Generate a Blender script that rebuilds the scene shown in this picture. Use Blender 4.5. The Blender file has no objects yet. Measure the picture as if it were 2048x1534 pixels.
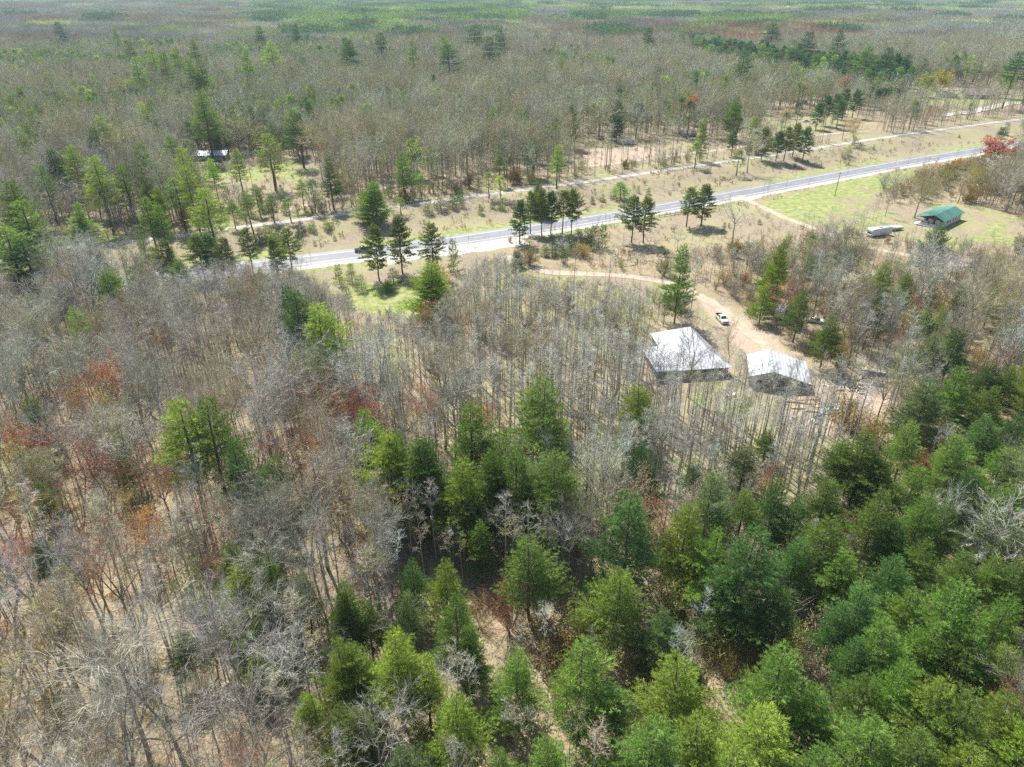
import bpy, math, random
import numpy as np
from mathutils import Vector, Matrix
R = math.radians
random.seed(7)
rng = np.random.default_rng(7)
scene = bpy.context.scene
col = scene.collection

# ------------------------------------------------------------------ camera, sky, sun
CAM_H, PITCH, FPX, CX, CY = 83.0, 29.6, 1420.0, 1024.0, 767.0
cd = bpy.data.cameras.new("camera"); cam = bpy.data.objects.new("camera", cd); col.objects.link(cam)
cam.location = (0, 0, CAM_H); cam.rotation_euler = (R(90 - PITCH), 0, 0)
cd.sensor_width = 36.0; cd.lens = FPX / 2048 * 36; cd.clip_start = 1.0; cd.clip_end = 30000
scene.camera = cam
SUN_EL, SUN_AZ = R(54), R(-28)          # azimuth measured from +Y (view direction), negative = to the left
w = bpy.data.worlds.new("World"); scene.world = w; w.use_nodes = True
nt = w.node_tree; bg = nt.nodes["Background"]
sky = nt.nodes.new("ShaderNodeTexSky"); sky.sky_type = 'NISHITA'; sky.sun_disc = False
sky.sun_elevation = SUN_EL; sky.sun_rotation = SUN_AZ; sky.air_density = 1.0; sky.dust_density = 1.5; sky.altitude = 300
nt.links.new(sky.outputs[0], bg.inputs[0]); bg.inputs[1].default_value = 0.11
sd = bpy.data.lights.new("sun", 'SUN'); sd.energy = 5.0; sd.angle = R(0.5); sd.color = (1.0, 0.965, 0.90)
so = bpy.data.objects.new("sun", sd); col.objects.link(so)
sdir = Vector((math.cos(SUN_EL) * math.sin(SUN_AZ), math.cos(SUN_EL) * math.cos(SUN_AZ), math.sin(SUN_EL)))
so.rotation_euler = sdir.to_track_quat('Z', 'Y').to_euler(); so.location = (0, 0, 300)
vs = scene.view_settings; vs.view_transform = 'Standard'; vs.look = 'None'; vs.gamma = 1; vs.exposure = 0.68
cy = scene.cycles
cy.max_bounces = 4; cy.diffuse_bounces = 2; cy.glossy_bounces = 1; cy.transmission_bounces = 2; cy.volume_bounces = 0; cy.transparent_max_bounces = 4
cy.use_denoising = False

# ------------------------------------------------------------------ terrain and the pixel -> ground helper
SP, CP = math.sin(R(PITCH)), math.cos(R(PITCH))
def ray_plane(u, v, z):
    a, b = (u - CX) / FPX, (CY - v) / FPX
    dx, dy, dz = a, CP + b * SP, -SP + b * CP
    t = (z - CAM_H) / dz
    return dx * t, dy * t
def project(x, y, z):
    zz = z - CAM_H
    ax = y * CP - zz * SP; up = y * SP + zz * CP
    ax = np.maximum(ax, 1.0)
    return CX + FPX * x / ax, CY - FPX * up / ax, ax
ROAD_PX = [(-260, 628), (-60, 603), (110, 581), (290, 555), (460, 538), (640, 517), (790, 498.5), (940, 477), (1200, 437), (1440, 394.5), (1560, 372), (1700, 345.5), (1850, 317.5), (2048, 286), (2300, 250)]
TRAIL_PX = [(-200, 535), (41, 506), (219, 489), (342, 473), (427, 461), (547, 446), (700, 427), (810, 412), (919, 396), (1056, 379), (1193, 361), (1380, 333), (1530, 313), (1621, 297.5), (1800, 270), (2048, 237), (2300, 205)]
def smooth_poly(P, n=4):
    P = [np.array(p, float) for p in P]
    for _ in range(n):
        Q = [P[0]]
        for a, b in zip(P[:-1], P[1:]): Q += [a * .75 + b * .25, a * .25 + b * .75]
        Q.append(P[-1]); P = Q
    return np.array(P)
road_w = smooth_poly([ray_plane(u, v, 0.0) for u, v in ROAD_PX], 2)
trail_w = smooth_poly([ray_plane(u, v, 2.2) for u, v in TRAIL_PX], 2)
def poly_dist(px, py, P):
    """unsigned distance, signed side (+ = left of the direction of travel) to a polyline"""
    px = np.asarray(px, float); py = np.asarray(py, float)
    best = np.full(px.shape, 1e9); side = np.zeros(px.shape)
    for a, b in zip(P[:-1], P[1:]):
        d = b - a; L2 = d @ d
        t = np.clip(((px - a[0]) * d[0] + (py - a[1]) * d[1]) / L2, 0, 1)
        ex, ey = px - a[0] - t * d[0], py - a[1] - t * d[1]
        dd = np.hypot(ex, ey); m = dd < best
        best = np.where(m, dd, best); side = np.where(m, np.sign(d[0] * ey - d[1] * ex), side)
    return best, side
def sstep(a, b, x):
    t = np.clip((x - a) / (b - a), 0, 1); return t * t * (3 - 2 * t)
def vnoise(x, y, s, seed=0):
    """smooth value noise 0..1"""
    x = np.asarray(x, float) / s; y = np.asarray(y, float) / s
    xi, yi = np.floor(x).astype(np.int64), np.floor(y).astype(np.int64); fx, fy = x - xi, y - yi
    fx, fy = fx * fx * (3 - 2 * fx), fy * fy * (3 - 2 * fy)
    def h(a, b):
        n = (a * 374761393 + b * 668265263 + seed * 974634777) & 0xffffffff
        n = ((n ^ (n >> 13)) * 1274126177) & 0xffffffff
        return ((n ^ (n >> 16)) & 0xffff) / 65535.0
    return (h(xi, yi) * (1 - fx) + h(xi + 1, yi) * fx) * (1 - fy) + (h(xi, yi + 1) * (1 - fx) + h(xi + 1, yi + 1) * fx) * fy
def height(x, y):
    x = np.asarray(x, float); y = np.asarray(y, float)
    dr, s = poly_dist(x, y, road_w)
    dt, st = poly_dist(x, y, trail_w)
    t = dr / np.maximum(dr + dt, 1e-3)
    bank = np.where(st > 0, 2.2, 2.2 * sstep(0.42, 0.86, t)) * (s > 0)
    far = sstep(60, 500, dt) * (st > 0)
    z = bank + far * (8 * (vnoise(x, y, 420, 3) - .5) + 5 * (vnoise(x, y, 170, 5) - .5))
    near = sstep(8, 30, dr) * (s < 0)
    z = z + near * 0.9 * (vnoise(x, y, 40, 9) - .5)
    return z * (1 - sstep(2500, 4500, np.hypot(x, y)))
def at(u, v, up=0.0):
    z = 0.0
    for _ in range(6):
        x, y = ray_plane(u, v, z + up); z = float(height(np.array([x]), np.array([y]))[0])
    return x, y, z
def inpoly(u, v, P):
    r = np.zeros(np.shape(u), bool)
    for (x1, y1), (x2, y2) in zip(P, P[1:] + P[:1]):
        c = ((y1 > v) != (y2 > v)) & (u < (x2 - x1) * (v - y1) / ((y2 - y1) or 1e-9) + x1)
        r ^= c
    return r

# ------------------------------------------------------------------ tags
def tag(o, label=None, cat=None, group=None, kind=None):
    if label: o["label"] = label
    if cat: o["category"] = cat
    if group: o["group"] = group
    if kind: o["kind"] = kind
    return o

# ------------------------------------------------------------------ materials
def newmat(name):
    m = bpy.data.materials.new(name); m.use_nodes = True
    n = m.node_tree; p = n.nodes["Principled BSDF"]
    return m, n, p
def mat(name, rgb, rough=0.6, metal=0.0, noise=0.0, nscale=3.0, spec=0.4):
    m, n, p = newmat(name)
    p.inputs["Roughness"].default_value = rough; p.inputs["Metallic"].default_value = metal
    p.inputs["Specular IOR Level"].default_value = spec
    if noise:
        tc = n.nodes.new("ShaderNodeTexCoord"); t = n.nodes.new("ShaderNodeTexNoise"); t.inputs["Scale"].default_value = nscale; t.inputs["Detail"].default_value = 6
        n.links.new(tc.outputs["Object"], t.inputs["Vector"])
        r = n.nodes.new("ShaderNodeValToRGB"); e = r.color_ramp.elements
        e[0].position, e[1].position = 0.3, 0.7
        e[0].color = tuple(c * (1 - noise) for c in rgb) + (1,); e[1].color = tuple(min(1, c * (1 + noise * .6)) for c in rgb) + (1,)
        n.links.new(t.outputs["Fac"], r.inputs[0]); n.links.new(r.outputs[0], p.inputs["Base Color"])
    else:
        p.inputs["Base Color"].default_value = (*rgb, 1)
    return m
def tinted(name, lo=0.62, hi=1.45, transl=0.0, fixed=None, mixfix=0.0, rough=0.65, spec=0.25):
    """colour = the tree's own tint x a per-twig variation stored on the mesh"""
    m, n, p = newmat(name)
    at_ = n.nodes.new("ShaderNodeAttribute"); at_.attribute_type = 'INSTANCER'; at_.attribute_name = "tint"
    av = n.nodes.new("ShaderNodeAttribute"); av.attribute_type = 'GEOMETRY'; av.attribute_name = "v"
    mr = n.nodes.new("ShaderNodeMapRange"); mr.inputs[3].default_value = lo; mr.inputs[4].default_value = hi
    n.links.new(av.outputs["Fac"], mr.inputs[0])
    vm = n.nodes.new("ShaderNodeVectorMath"); vm.operation = 'SCALE'
    src = at_.outputs["Vector"]
    if fixed:
        mx = n.nodes.new("ShaderNodeMix"); mx.data_type = 'RGBA'; mx.inputs[0].default_value = mixfix
        n.links.new(src, mx.inputs[6]); mx.inputs[7].default_value = (*fixed, 1); src = mx.outputs[2]
    n.links.new(src, vm.inputs[0]); n.links.new(mr.outputs[0], vm.inputs["Scale"])
    n.links.new(vm.outputs[0], p.inputs["Base Color"])
    p.inputs["Roughness"].default_value = rough; p.inputs["Specular IOR Level"].default_value = spec
    if transl:
        tr = n.nodes.new("ShaderNodeBsdfTranslucent"); ms = n.nodes.new("ShaderNodeMixShader"); ms.inputs[0].default_value = transl
        g = n.nodes.new("ShaderNodeVectorMath"); g.operation = 'MULTIPLY'; g.inputs[1].default_value = (1.35, 1.25, 0.6)
        n.links.new(vm.outputs[0], g.inputs[0]); n.links.new(g.outputs[0], tr.inputs[0])
        n.links.new(p.outputs[0], ms.inputs[1]); n.links.new(tr.outputs[0], ms.inputs[2])
        n.links.new(ms.outputs[0], n.nodes["Material Output"].inputs[0])
    return m
M_NEEDLE = tinted("pine_needles", 0.55, 1.5, 0.30)
M_LEAF = tinted("young_leaves", 0.6, 1.4, 0.35)
M_TWIG = tinted("bare_twigs", 0.6, 1.4)
M_TWIGMIX = tinted("budding_twigs", 0.6, 1.35, fixed=(0.34, 0.31, 0.24), mixfix=0.6)
M_BARK = tinted("hardwood_bark", 0.8, 1.15, fixed=(0.25, 0.235, 0.195), mixfix=0.8, rough=0.9)
M_PALEBARK = tinted("pale_bark", 0.8, 1.15, fixed=(0.36, 0.35, 0.305), mixfix=0.8, rough=0.9)
M_PBARK = tinted("pine_bark", 0.85, 1.15, fixed=(0.10, 0.082, 0.068), mixfix=0.93, rough=0.9)

# ------------------------------------------------------------------ mesh collecting
class Geo:
    """collects vertices, polygons and a per-vertex value 'v'"""
    def __init__(s): s.V, s.F, s.A, s.m, s.n = [], [], [], [], 0
    def add(s, V, F, v=0.5, mi=0):
        V = np.asarray(V, float).reshape(-1, 3); F = np.asarray(F, np.int64)
        s.V.append(V); s.F.append(F + s.n); s.n += len(V)
        s.A.append(np.broadcast_to(np.asarray(v, float), (len(V),))); s.m.append(np.full(len(F), mi))
    def mesh(s, name, mats):
        me = bpy.data.meshes.new(name)
        V = np.concatenate(s.V); tot = sum(len(f) for f in s.F)
        me.vertices.add(len(V)); me.vertices.foreach_set("co", V.astype(np.float32).ravel())
        lens = np.concatenate([np.full(len(f), f.shape[1]) for f in s.F]); idx = np.concatenate([f.ravel() for f in s.F])
        me.loops.add(len(idx)); me.loops.foreach_set("vertex_index", idx.astype(np.int32))
        me.polygons.add(tot); st = np.concatenate([[0], np.cumsum(lens)[:-1]])
        me.polygons.foreach_set("loop_start", st.astype(np.int32))
        me.polygons.foreach_set("material_index", np.concatenate(s.m).astype(np.int32))
        me.update(calc_edges=True)
        a = me.attributes.new("v", 'FLOAT', 'POINT'); a.data.foreach_set("value", np.concatenate(s.A).astype(np.float32))
        for mm in mats: me.materials.append(mm)
        return me
    def tubes(s, P0, P1, R0, R1, k=5, v=0.5, mi=0):
        P0, P1 = np.atleast_2d(P0).astype(float), np.atleast_2d(P1).astype(float); N = len(P0)
        R0 = np.broadcast_to(R0, (N,)); R1 = np.broadcast_to(R1, (N,))
        d = P1 - P0; d /= np.linalg.norm(d, axis=1, keepdims=True) + 1e-9
        up = np.where(np.abs(d[:, 2:3]) > .9, np.array([[1., 0, 0]]), np.array([[0, 0, 1.]]))
        a = np.cross(d, up); a /= np.linalg.norm(a, axis=1, keepdims=True); b = np.cross(d, a)
        th = np.arange(k) * 2 * math.pi / k
        c, sn = np.cos(th), np.sin(th)
        ring = a[:, None, :] * c[None, :, None] + b[:, None, :] * sn[None, :, None]
        V = np.concatenate([P0[:, None] + ring * R0[:, None, None], P1[:, None] + ring * R1[:, None, None]], 1).reshape(-1, 3)
        base = (np.arange(N) * 2 * k)[:, None]; i = np.arange(k)[None]; j = (i + 1) % k
        F = np.stack([base + i, base + j, base + k + j, base + k + i], 2).reshape(-1, 4)
        vv = np.repeat(np.broadcast_to(v, (N,)), 2 * k)
        s.add(V, F, vv, mi)
    def blades(s, P, D, L, W, v=0.5, mi=0, g=None):
        """thin triangles growing from P along D"""
        g = g or rng; N = len(P); D = D / (np.linalg.norm(D, axis=1, keepdims=True) + 1e-9)
        q = g.normal(size=(N, 3)); S = np.cross(D, q); S /= np.linalg.norm(S, axis=1, keepdims=True) + 1e-9
        L = np.broadcast_to(L, (N,))[:, None]; W = np.broadcast_to(W, (N,))[:, None]
        V = np.stack([P - S * W / 2, P + S * W / 2, P + D * L], 1).reshape(-1, 3)
        s.add(V, np.arange(3 * N).reshape(-1, 3), np.repeat(np.broadcast_to(v, (N,)), 3), mi)

def unit(a): return a / (np.linalg.norm(a, axis=-1, keepdims=True) + 1e-9)

# ------------------------------------------------------------------ pines
def pine(seed, H=17., Rr=4.5, cb=.25, form='white', dens=1.0, bl=.33, bw=.05, trunk_r=None, lod=0):
    """returns (trunk Geo, crown Geo)"""
    g = np.random.default_rng(seed); T, C = Geo(), Geo()
    tr = trunk_r or H * .0115
    n = 9; zs = np.linspace(0, H * .97, n); wob = np.cumsum(g.normal(0, .06, (n, 2)), 0) * H / 17; wob[0] = 0
    tp = np.column_stack([wob, zs]); rr = tr * (1 - zs / H) ** .8 + .015
    T.tubes(tp[:-1], tp[1:], rr[:-1], rr[1:], 4 if lod else 7, g.random(n - 1))
    def trunk_at(z): return np.array([np.interp(z, zs, tp[:, 0]), np.interp(z, zs, tp[:, 1]), z])
    z = H * cb; step = (.78 if form != 'red' else .55) * (H / 17) ** .5 / (dens if not lod else 1) * (2.0 if lod else 1)
    az0 = g.random() * 6
    lob = [(g.random() * 6.28, g.uniform(.15, .4)) for _ in range(3)]
    dead = []
    if not lod:                                                     # dead stubs below the crown
        zz = H * cb * .55
        while zz < H * cb:
            a = g.random() * 6.28; L = g.uniform(.4, 1.6); p = trunk_at(zz)
            dead.append((p, p + np.array([math.cos(a) * L, math.sin(a) * L, L * .05]), .03)); zz += g.uniform(.2, .6)
        T.tubes(np.array([d[0] for d in dead]), np.array([d[1] for d in dead]), .03, .012, 3, .6)
    BP, BD, BV, TP, TD, TV = [], [], [], [], [], []
    segs = []
    while z < H - .25:
        t = (z - H * cb) / (H * (1 - cb))
        if form == 'young': prof = (1 - t) ** .75 * min(1, .75 + 2 * t)
        elif form == 'red': prof = (1 - t ** 1.7) ** .8 * min(1, .5 + 1.6 * t)
        else: prof = (1 - t ** 1.12) ** .88 * min(1, .60 + 1.7 * t)
        nb = max(2, int(round(g.normal(5.2, .9) * (1 if not lod else .9))))
        az0 += g.random() * 2
        for k in range(nb):
            if g.random() < .13: continue
            a = az0 + k * 2 * math.pi / nb + g.normal(0, .22)
            az_f = 1 + sum(m * math.cos(a - q) for q, m in lob) * .7
            L = Rr * prof * g.uniform(.60, 1.28) * az_f + .2
            el = (-.04 + .75 * t ** 1.6 + g.normal(0, .13)) if form != 'red' else (-.12 + .85 * t + g.normal(0, .22))
            p = trunk_at(z + g.uniform(-.15, .15)); h = np.array([math.cos(a), math.sin(a), 0.])
            ns = 5; cur = p.copy(); pts = [cur.copy()]
            for i in range(ns):
                e = el + (.30 if form != 'red' else .2) * (i / ns) ** 1.5
                cur = cur + (h * math.cos(e) + np.array([0, 0, math.sin(e)])) * L / ns + g.normal(0, .03, 3) * L / 4
                pts.append(cur.copy())
            pts = np.array(pts); rb = max(.012, .016 * L)
            rad = np.linspace(rb, .008, ns + 1)
            segs.append((pts, rad))
            cv = g.uniform(.15, .85)
            side = np.array([-h[1], h[0], 0.])
            nsub = int(max(3, L * (4.0 if not lod else 1.1) * dens))
            s0 = (.24 if t < .35 else .06) if form != 'red' else .35 - .25 * t
            for j in range(nsub + 1):
                s = s0 + (1 - s0) * (j + g.random() * .6) / (nsub + .3); s = min(s, 1.)
                bp = np.array([np.interp(s * ns, range(ns + 1), pts[:, c]) for c in range(3)])
                sg = 1 if (j % 2) else -1
                if j == nsub: sd, sl = unit(pts[-1] - pts[-2]), .35
                else:
                    fo = g.uniform(.5, 1.1); sd = unit(h * fo + side * sg * g.uniform(.5, 1.1) + np.array([0, 0, g.uniform(.0, .45)]))
                    sl = (.28 + .40 * L * (1.05 - s) * g.uniform(.6, 1.2)) if form != 'red' else g.uniform(.25, .7)
                nt_ = max(1, int(sl / (.26 if not lod else .7)))
                for q in range(nt_):
                    f = (q + 1) / nt_
                    TP.append(bp + sd * sl * f); TD.append(sd); TV.append(np.clip(cv + g.normal(0, .22), 0, 1))
        z += step * g.uniform(.75, 1.25) * (1.0 - .35 * t)
    p = trunk_at(H * .97); TP.append(p); TD.append(np.array([0, 0, 1.])); TV.append(.6)
    for q in range(5): TP.append(p - np.array([0, 0, .2 * q])); TD.append(unit(g.normal(size=3) + [0, 0, .8])); TV.append(.6)
    TP, TD, TV = np.array(TP), np.array(TD), np.array(TV)
    k = (13 if form != 'red' else 14) if not lod else 5
    if form == 'young': k = 8
    N = len(TP); P = np.repeat(TP, k, 0); D = np.repeat(TD, k, 0); V = np.repeat(TV, k)
    spread = 1.0 if form != 'red' else 1.7
    D = unit(D * .8 + unit(g.normal(size=(N * k, 3))) * spread * .75 + np.array([0, 0, .5]))
    P = P + g.normal(0, .06 if not lod else .25, (N * k, 3))
    V = np.clip(V + g.normal(0, .18, N * k), 0, 1)
    C.blades(P, D, bl * g.uniform(.7, 1.25, N * k), bw * g.uniform(.7, 1.3, N * k), V, 0, g)
    p0 = np.concatenate([s[0][:-1] for s in segs]); p1 = np.concatenate([s[0][1:] for s in segs])
    r0 = np.concatenate([s[1][:-1] for s in segs]); r1 = np.concatenate([s[1][1:] for s in segs])
    if not lod: C.tubes(p0, p1, r0, r1, 3, .5, 1)
    return T, C

# ------------------------------------------------------------------ bare hardwoods
def hardwood(seed, H=16., Rr=5., fork=.42, form='oak', lod=0, buds=0, tw=.022, ntw=5, bud=.15):
    g = np.random.default_rng(seed); T, C = Geo(), Geo()
    tr = H * .0125 if form != 'pole' else H * .0062
    ht = H * (fork if form != 'pole' else .97); n = 6 if form != 'pole' else 8
    zs = np.linspace(0, ht, n); lean = g.normal(0, .015, 2) * H; wob = np.cumsum(g.normal(0, .05, (n, 2)), 0) * (H / 16); wob[0] = 0
    tp = np.column_stack([wob + lean * (zs[:, None] / H), zs])
    if form == 'pole': rr = tr * (1 - zs / H) ** .75 + .012
    else: rr = tr * (1 - .45 * zs / ht)
    T.tubes(tp[:-1], tp[1:], rr[:-1], rr[1:], 4 if lod else (6 if form != 'pole' else 5), g.random(n - 1))
    S = {1: [], 2: [], 3: []}; tips = []
    sm = .62 if lod else 1
    def axis(p, d, L, r, lev, ns, up, wig):
        pts = [p.copy()]; dd = d.copy()
        for i in range(ns):
            dd = unit(dd + g.normal(0, wig, 3) + np.array([0, 0, up])); p = p + dd * L / ns; pts.append(p.copy())
        pts = np.array(pts); rad = np.linspace(r, r * .35, ns + 1)
        S[lev].append((pts, rad)); return pts, rad, dd
    def child_dir(d, ang):
        q = unit(g.normal(size=3)); sidev = unit(np.cross(d, q)); return unit(d * math.cos(ang) + sidev * math.sin(ang))
    limbs = []
    if form == 'pole':
        nl = int(g.integers(9, 13) * (.8 if lod else 1))
        for i in range(nl):
            z = H * (fork + (1 - fork) * (i / nl) ** .8); a = g.random() * 6.28; t = (z / H - fork) / (1 - fork)
            e = g.uniform(.45, .95); L = Rr * (1.05 - .75 * t) * g.uniform(.5, 1.15)
            p = np.array([np.interp(z, zs, tp[:, c]) for c in range(3)])
            limbs.append((p, np.array([math.cos(a) * math.cos(e), math.sin(a) * math.cos(e), math.sin(e)]), L, max(.02, tr * .35 * (1 - .5 * t))))
    else:
        nf = int(g.integers(3, 6)); a0 = g.random() * 6
        for i in range(nf):                                   # the main fork
            a = a0 + i * 6.28 / nf + g.normal(0, .3); e = g.uniform(.75, 1.25) if form == 'vase' else g.uniform(.45, 1.15)
            L = (H - ht) / max(.55, math.sin(e)) * g.uniform(.78, 1.0)
            if math.cos(e) * L > Rr: L = Rr / math.cos(e) * g.uniform(.85, 1.1)
            limbs.append((tp[-1].copy(), np.array([math.cos(a) * math.cos(e), math.sin(a) * math.cos(e), math.sin(e)]), L, tr * .42))
        e = 1.45; limbs.append((tp[-1].copy(), np.array([0.05, 0.03, 1.]), (H - ht) * .95, tr * .5))
        for i in range(int(g.integers(2, 5))):                # low side limbs
            z = ht * g.uniform(.6, .95); a = g.random() * 6.28; e = g.uniform(.1, .6)
            p = np.array([np.interp(z, zs, tp[:, c]) for c in range(3)])
            limbs.append((p, np.array([math.cos(a) * math.cos(e), math.sin(a) * math.cos(e), math.sin(e)]), Rr * g.uniform(.4, .8), tr * .22))
    for p, d, L, r in limbs:
        pts, rad, _ = axis(p, unit(d), L, r, 1, 5 if form != 'pole' else 3, .05, .13)
        n2 = max(3, int(L * (1.15 if form != 'pole' else 1.3) * sm))
        for j in range(n2 + 1):
            s = .22 + .78 * (j + g.random() * .5) / (n2 + .5); s = min(1., s)
            q = np.array([np.interp(s * (len(pts) - 1), range(len(pts)), pts[:, c]) for c in range(3)])
            k = min(len(pts) - 2, int(s * (len(pts) - 1))); dd = unit(pts[k + 1] - pts[k])
            L2 = L * g.uniform(.30, .55) * (1.15 - .55 * s); L2 = max(L2, .6)
            p2, r2, _ = axis(q, child_dir(dd, g.uniform(.5, 1.0) if j < n2 else .15), L2, max(.012, r * .35 * (1.1 - s * .6)), 2, 3, .07, .2)
            n3 = max(2, int(L2 * 2.6 * sm))
            for m_ in range(n3 + 1):
                s3 = min(1., .2 + .8 * (m_ + g.random() * .5) / (n3 + .5))
                q3 = np.array([np.interp(s3 * 3, range(4), p2[:, c]) for c in range(3)]); k3 = min(2, int(s3 * 3))
                d3 = unit(p2[k3 + 1] - p2[k3]); L3 = max(.45, L2 * g.uniform(.3, .55))
                tips.append((q3, unit(child_dir(d3, g.uniform(.35, .9)) + np.array([0, 0, .12])), L3))
    for lev, k in ((1, 5), (2, 3)):
        if not S[lev]: continue
        if lod and lev == 2: k = 3
        p0 = np.concatenate([s[0][:-1] for s in S[lev]]); p1 = np.concatenate([s[0][1:] for s in S[lev]])
        r0 = np.concatenate([s[1][:-1] for s in S[lev]]); r1 = np.concatenate([s[1][1:] for s in S[lev]])
        v = np.concatenate([np.full(len(s[0]) - 1, g.random()) for s in S[lev]])
        if lev == 2 and lod: C.blades(np.array([s[0][0] for s in S[2]]), np.array([s[0][-1] - s[0][0] for s in S[2]]), np.array([np.linalg.norm(s[0][-1] - s[0][0]) for s in S[2]]), .09, .5, 0, g)
        else: (T if lev == 1 else C).tubes(p0, p1, r0, r1, k if not lod else 3, v, 0)
    q = np.array([t[0] for t in tips]); d = np.array([t[1] for t in tips]); L = np.array([t[2] for t in tips])
    N = len(q); vv = g.random(N)
    C.blades(q, d, L, tw * 1.5, vv, 0, g)
    f = g.random((N, ntw)) * .85 + .1; P = (q[:, None] + d[:, None] * (L[:, None] * f)[..., None]).reshape(-1, 3)
    D = unit(np.repeat(d, ntw, 0) + unit(g.normal(size=(N * ntw, 3))) * .85 + np.array([0, 0, .15]))
    TL = np.repeat(L, ntw) * g.uniform(.4, .8, N * ntw) + .15
    V = np.clip(np.repeat(vv, ntw) + g.normal(0, .2, N * ntw), 0, 1)
    C.blades(P, D, TL, tw, V, 0, g)
    if buds:
        k = buds; ii = g.integers(0, len(P), int(len(P) * k)); fr = g.uniform(.4, 1.05, len(ii))
        BP = P[ii] + D[ii] * (TL[ii] * fr)[:, None] + g.normal(0, .05, (len(ii), 3))
        C.blades(BP, unit(g.normal(size=(len(ii), 3))), bud * g.uniform(.7, 1.3, len(ii)), bud * .8, g.random(len(ii)), 1, g)
    return T, C

def bush(seed, H=3., Rr=2., stems=14, leaf=0.0, lod=0, tw=.02):
    """many stems from one root, fanning out"""
    g = np.random.default_rng(seed); T, C = Geo(), Geo(); tips = []; p0, p1, r0 = [], [], []
    if lod: stems = int(stems * .6)
    for i in range(stems):
        a = g.random() * 6.28; e = g.uniform(.55, 1.5); L = H * g.uniform(.7, 1.05) if e > 1.1 else min(H, Rr / math.cos(e)) * g.uniform(.7, 1.1)
        d = np.array([math.cos(a) * math.cos(e), math.sin(a) * math.cos(e), math.sin(e)]); p = np.array([math.cos(a), math.sin(a), 0]) * .15
        for k in range(3):
            q = p + d * L / 3; p0.append(p); p1.append(q); r0.append(.03 * (1 - k / 3.5)); d = unit(d + g.normal(0, .12, 3) + [0, 0, .08])
            for m_ in range(3 if k else 1): tips.append((p + (q - p) * g.random(), unit(d + g.normal(0, .45, 3)), L * g.uniform(.2, .45)))
            p = q
        tips.append((p, d, L * .25))
    T.tubes(np.array(p0), np.array(p1), np.array(r0), np.array(r0) * .7, 3, g.random(len(p0)))
    q = np.array([t[0] for t in tips]); d = np.array([t[1] for t in tips]); L = np.array([t[2] for t in tips]); N = len(q); nt_ = 6
    C.blades(q, d, L, tw * 1.6, .5, 0, g)
    f = g.random((N, nt_)) * .9 + .1; P = (q[:, None] + d[:, None] * (L[:, None] * f)[..., None]).reshape(-1, 3)
    D = unit(np.repeat(d, nt_, 0) + unit(g.normal(size=(N * nt_, 3))) * .8); TL = np.repeat(L, nt_) * g.uniform(.4, .8, N * nt_) + .1
    C.blades(P, D, TL, tw, g.random(N * nt_), 0, g)
    if leaf:
        ii = g.integers(0, len(P), int(len(P) * 2.2)); BP = P[ii] + D[ii] * (TL[ii] * g.uniform(.2, 1.1, len(ii)))[:, None]
        C.blades(BP, unit(g.normal(size=(len(ii), 3)) + [0, 0, .4]), leaf * g.uniform(.7, 1.3, len(ii)), leaf * .8, g.random(len(ii)), 1, g)
    return T, C

# ------------------------------------------------------------------ the ground sheet
def axis_lines(lo, hi, step, far, grow=1.16):
    mid = list(np.arange(lo, hi + .1, step)); a, d = mid[-1], step; up = []
    while a < far: d *= grow; a += d; up.append(a)
    a, d = mid[0], step; dn = []
    while a > -far: d *= grow; a -= d; dn.append(a)
    return np.array(dn[::-1] + mid + up)
HOUSE_LOT = [(1000, 545), (1050, 530), (1180, 538), (1360, 556), (1440, 590), (1520, 650), (1620, 740), (1700, 765), (1760, 750), (1790, 790), (1740, 880), (1600, 860), (1480, 850), (1290, 800), (1260, 700), (1290, 655), (1370, 655), (1390, 620), (1340, 585), (1180, 552), (1060, 550)]
LAWN_R = [(1512, 404), (1700, 360), (1850, 335), (1800, 372), (1752, 392), (1760, 420), (1860, 405), (1960, 412), (2060, 440), (2060, 495), (1960, 492), (1900, 500), (1800, 470), (1700, 462), (1600, 448)]
LAWN_GREEN = [(1508, 404), (1700, 364), (1840, 336), (1790, 372), (1745, 390), (1740, 420), (1700, 410), (1640, 425), (1660, 450), (1610, 452), (1555, 425)]
DRYLAWN = [(1170, 492), (1230, 462), (1370, 432), (1490, 408), (1560, 432), (1600, 455), (1560, 480), (1420, 490), (1330, 505), (1230, 500)]
CLEAR_L = [(600, 545), (700, 527), (800, 520), (960, 500), (1010, 492), (1015, 520), (930, 535), (915, 570), (905, 618), (830, 628), (720, 625), (650, 612), (610, 580)]
CLEAR_W = [(380, 318), (440, 322), (470, 325), (560, 318), (640, 318), (650, 345), (600, 372), (545, 385), (440, 378), (385, 352)]
CLEAR_C = [(1130, 310), (1160, 290), (1230, 285), (1330, 278), (1500, 285), (1500, 302), (1360, 322), (1240, 330), (1150, 335)]
CLEAR_FR = [(1520, 240), (1600, 225), (1740, 240), (1760, 275), (1640, 282), (1520, 290)]
CLEAR_FAR = [(1790, 176), (1870, 172), (2060, 178), (2060, 205), (1930, 214), (1800, 205)]
YARD = [(1420, 745), (1490, 760), (1500, 830), (1420, 835), (1360, 790)]
LEFTPATCH = [(-200, 690), (14, 700), (26, 770), (-20, 900), (-200, 900)]
xs = axis_lines(-330, 480, 3.0, 9500); ys = axis_lines(20, 560, 3.0, 9500)
ys = ys[ys > -1500]
GX, GY = np.meshgrid(xs, ys); gx, gy = GX.ravel(), GY.ravel()
gz = height(gx, gy)
gu, gv, gax = project(gx, gy, gz)
ok = (gy > 10)
g_dr, g_s = poly_dist(gx, gy, road_w); g_dt, g_st = poly_dist(gx, gy, trail_w)
nz = vnoise(gx, gy, 9, 21) * .6 + vnoise(gx, gy, 3.5, 22) * .4
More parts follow.
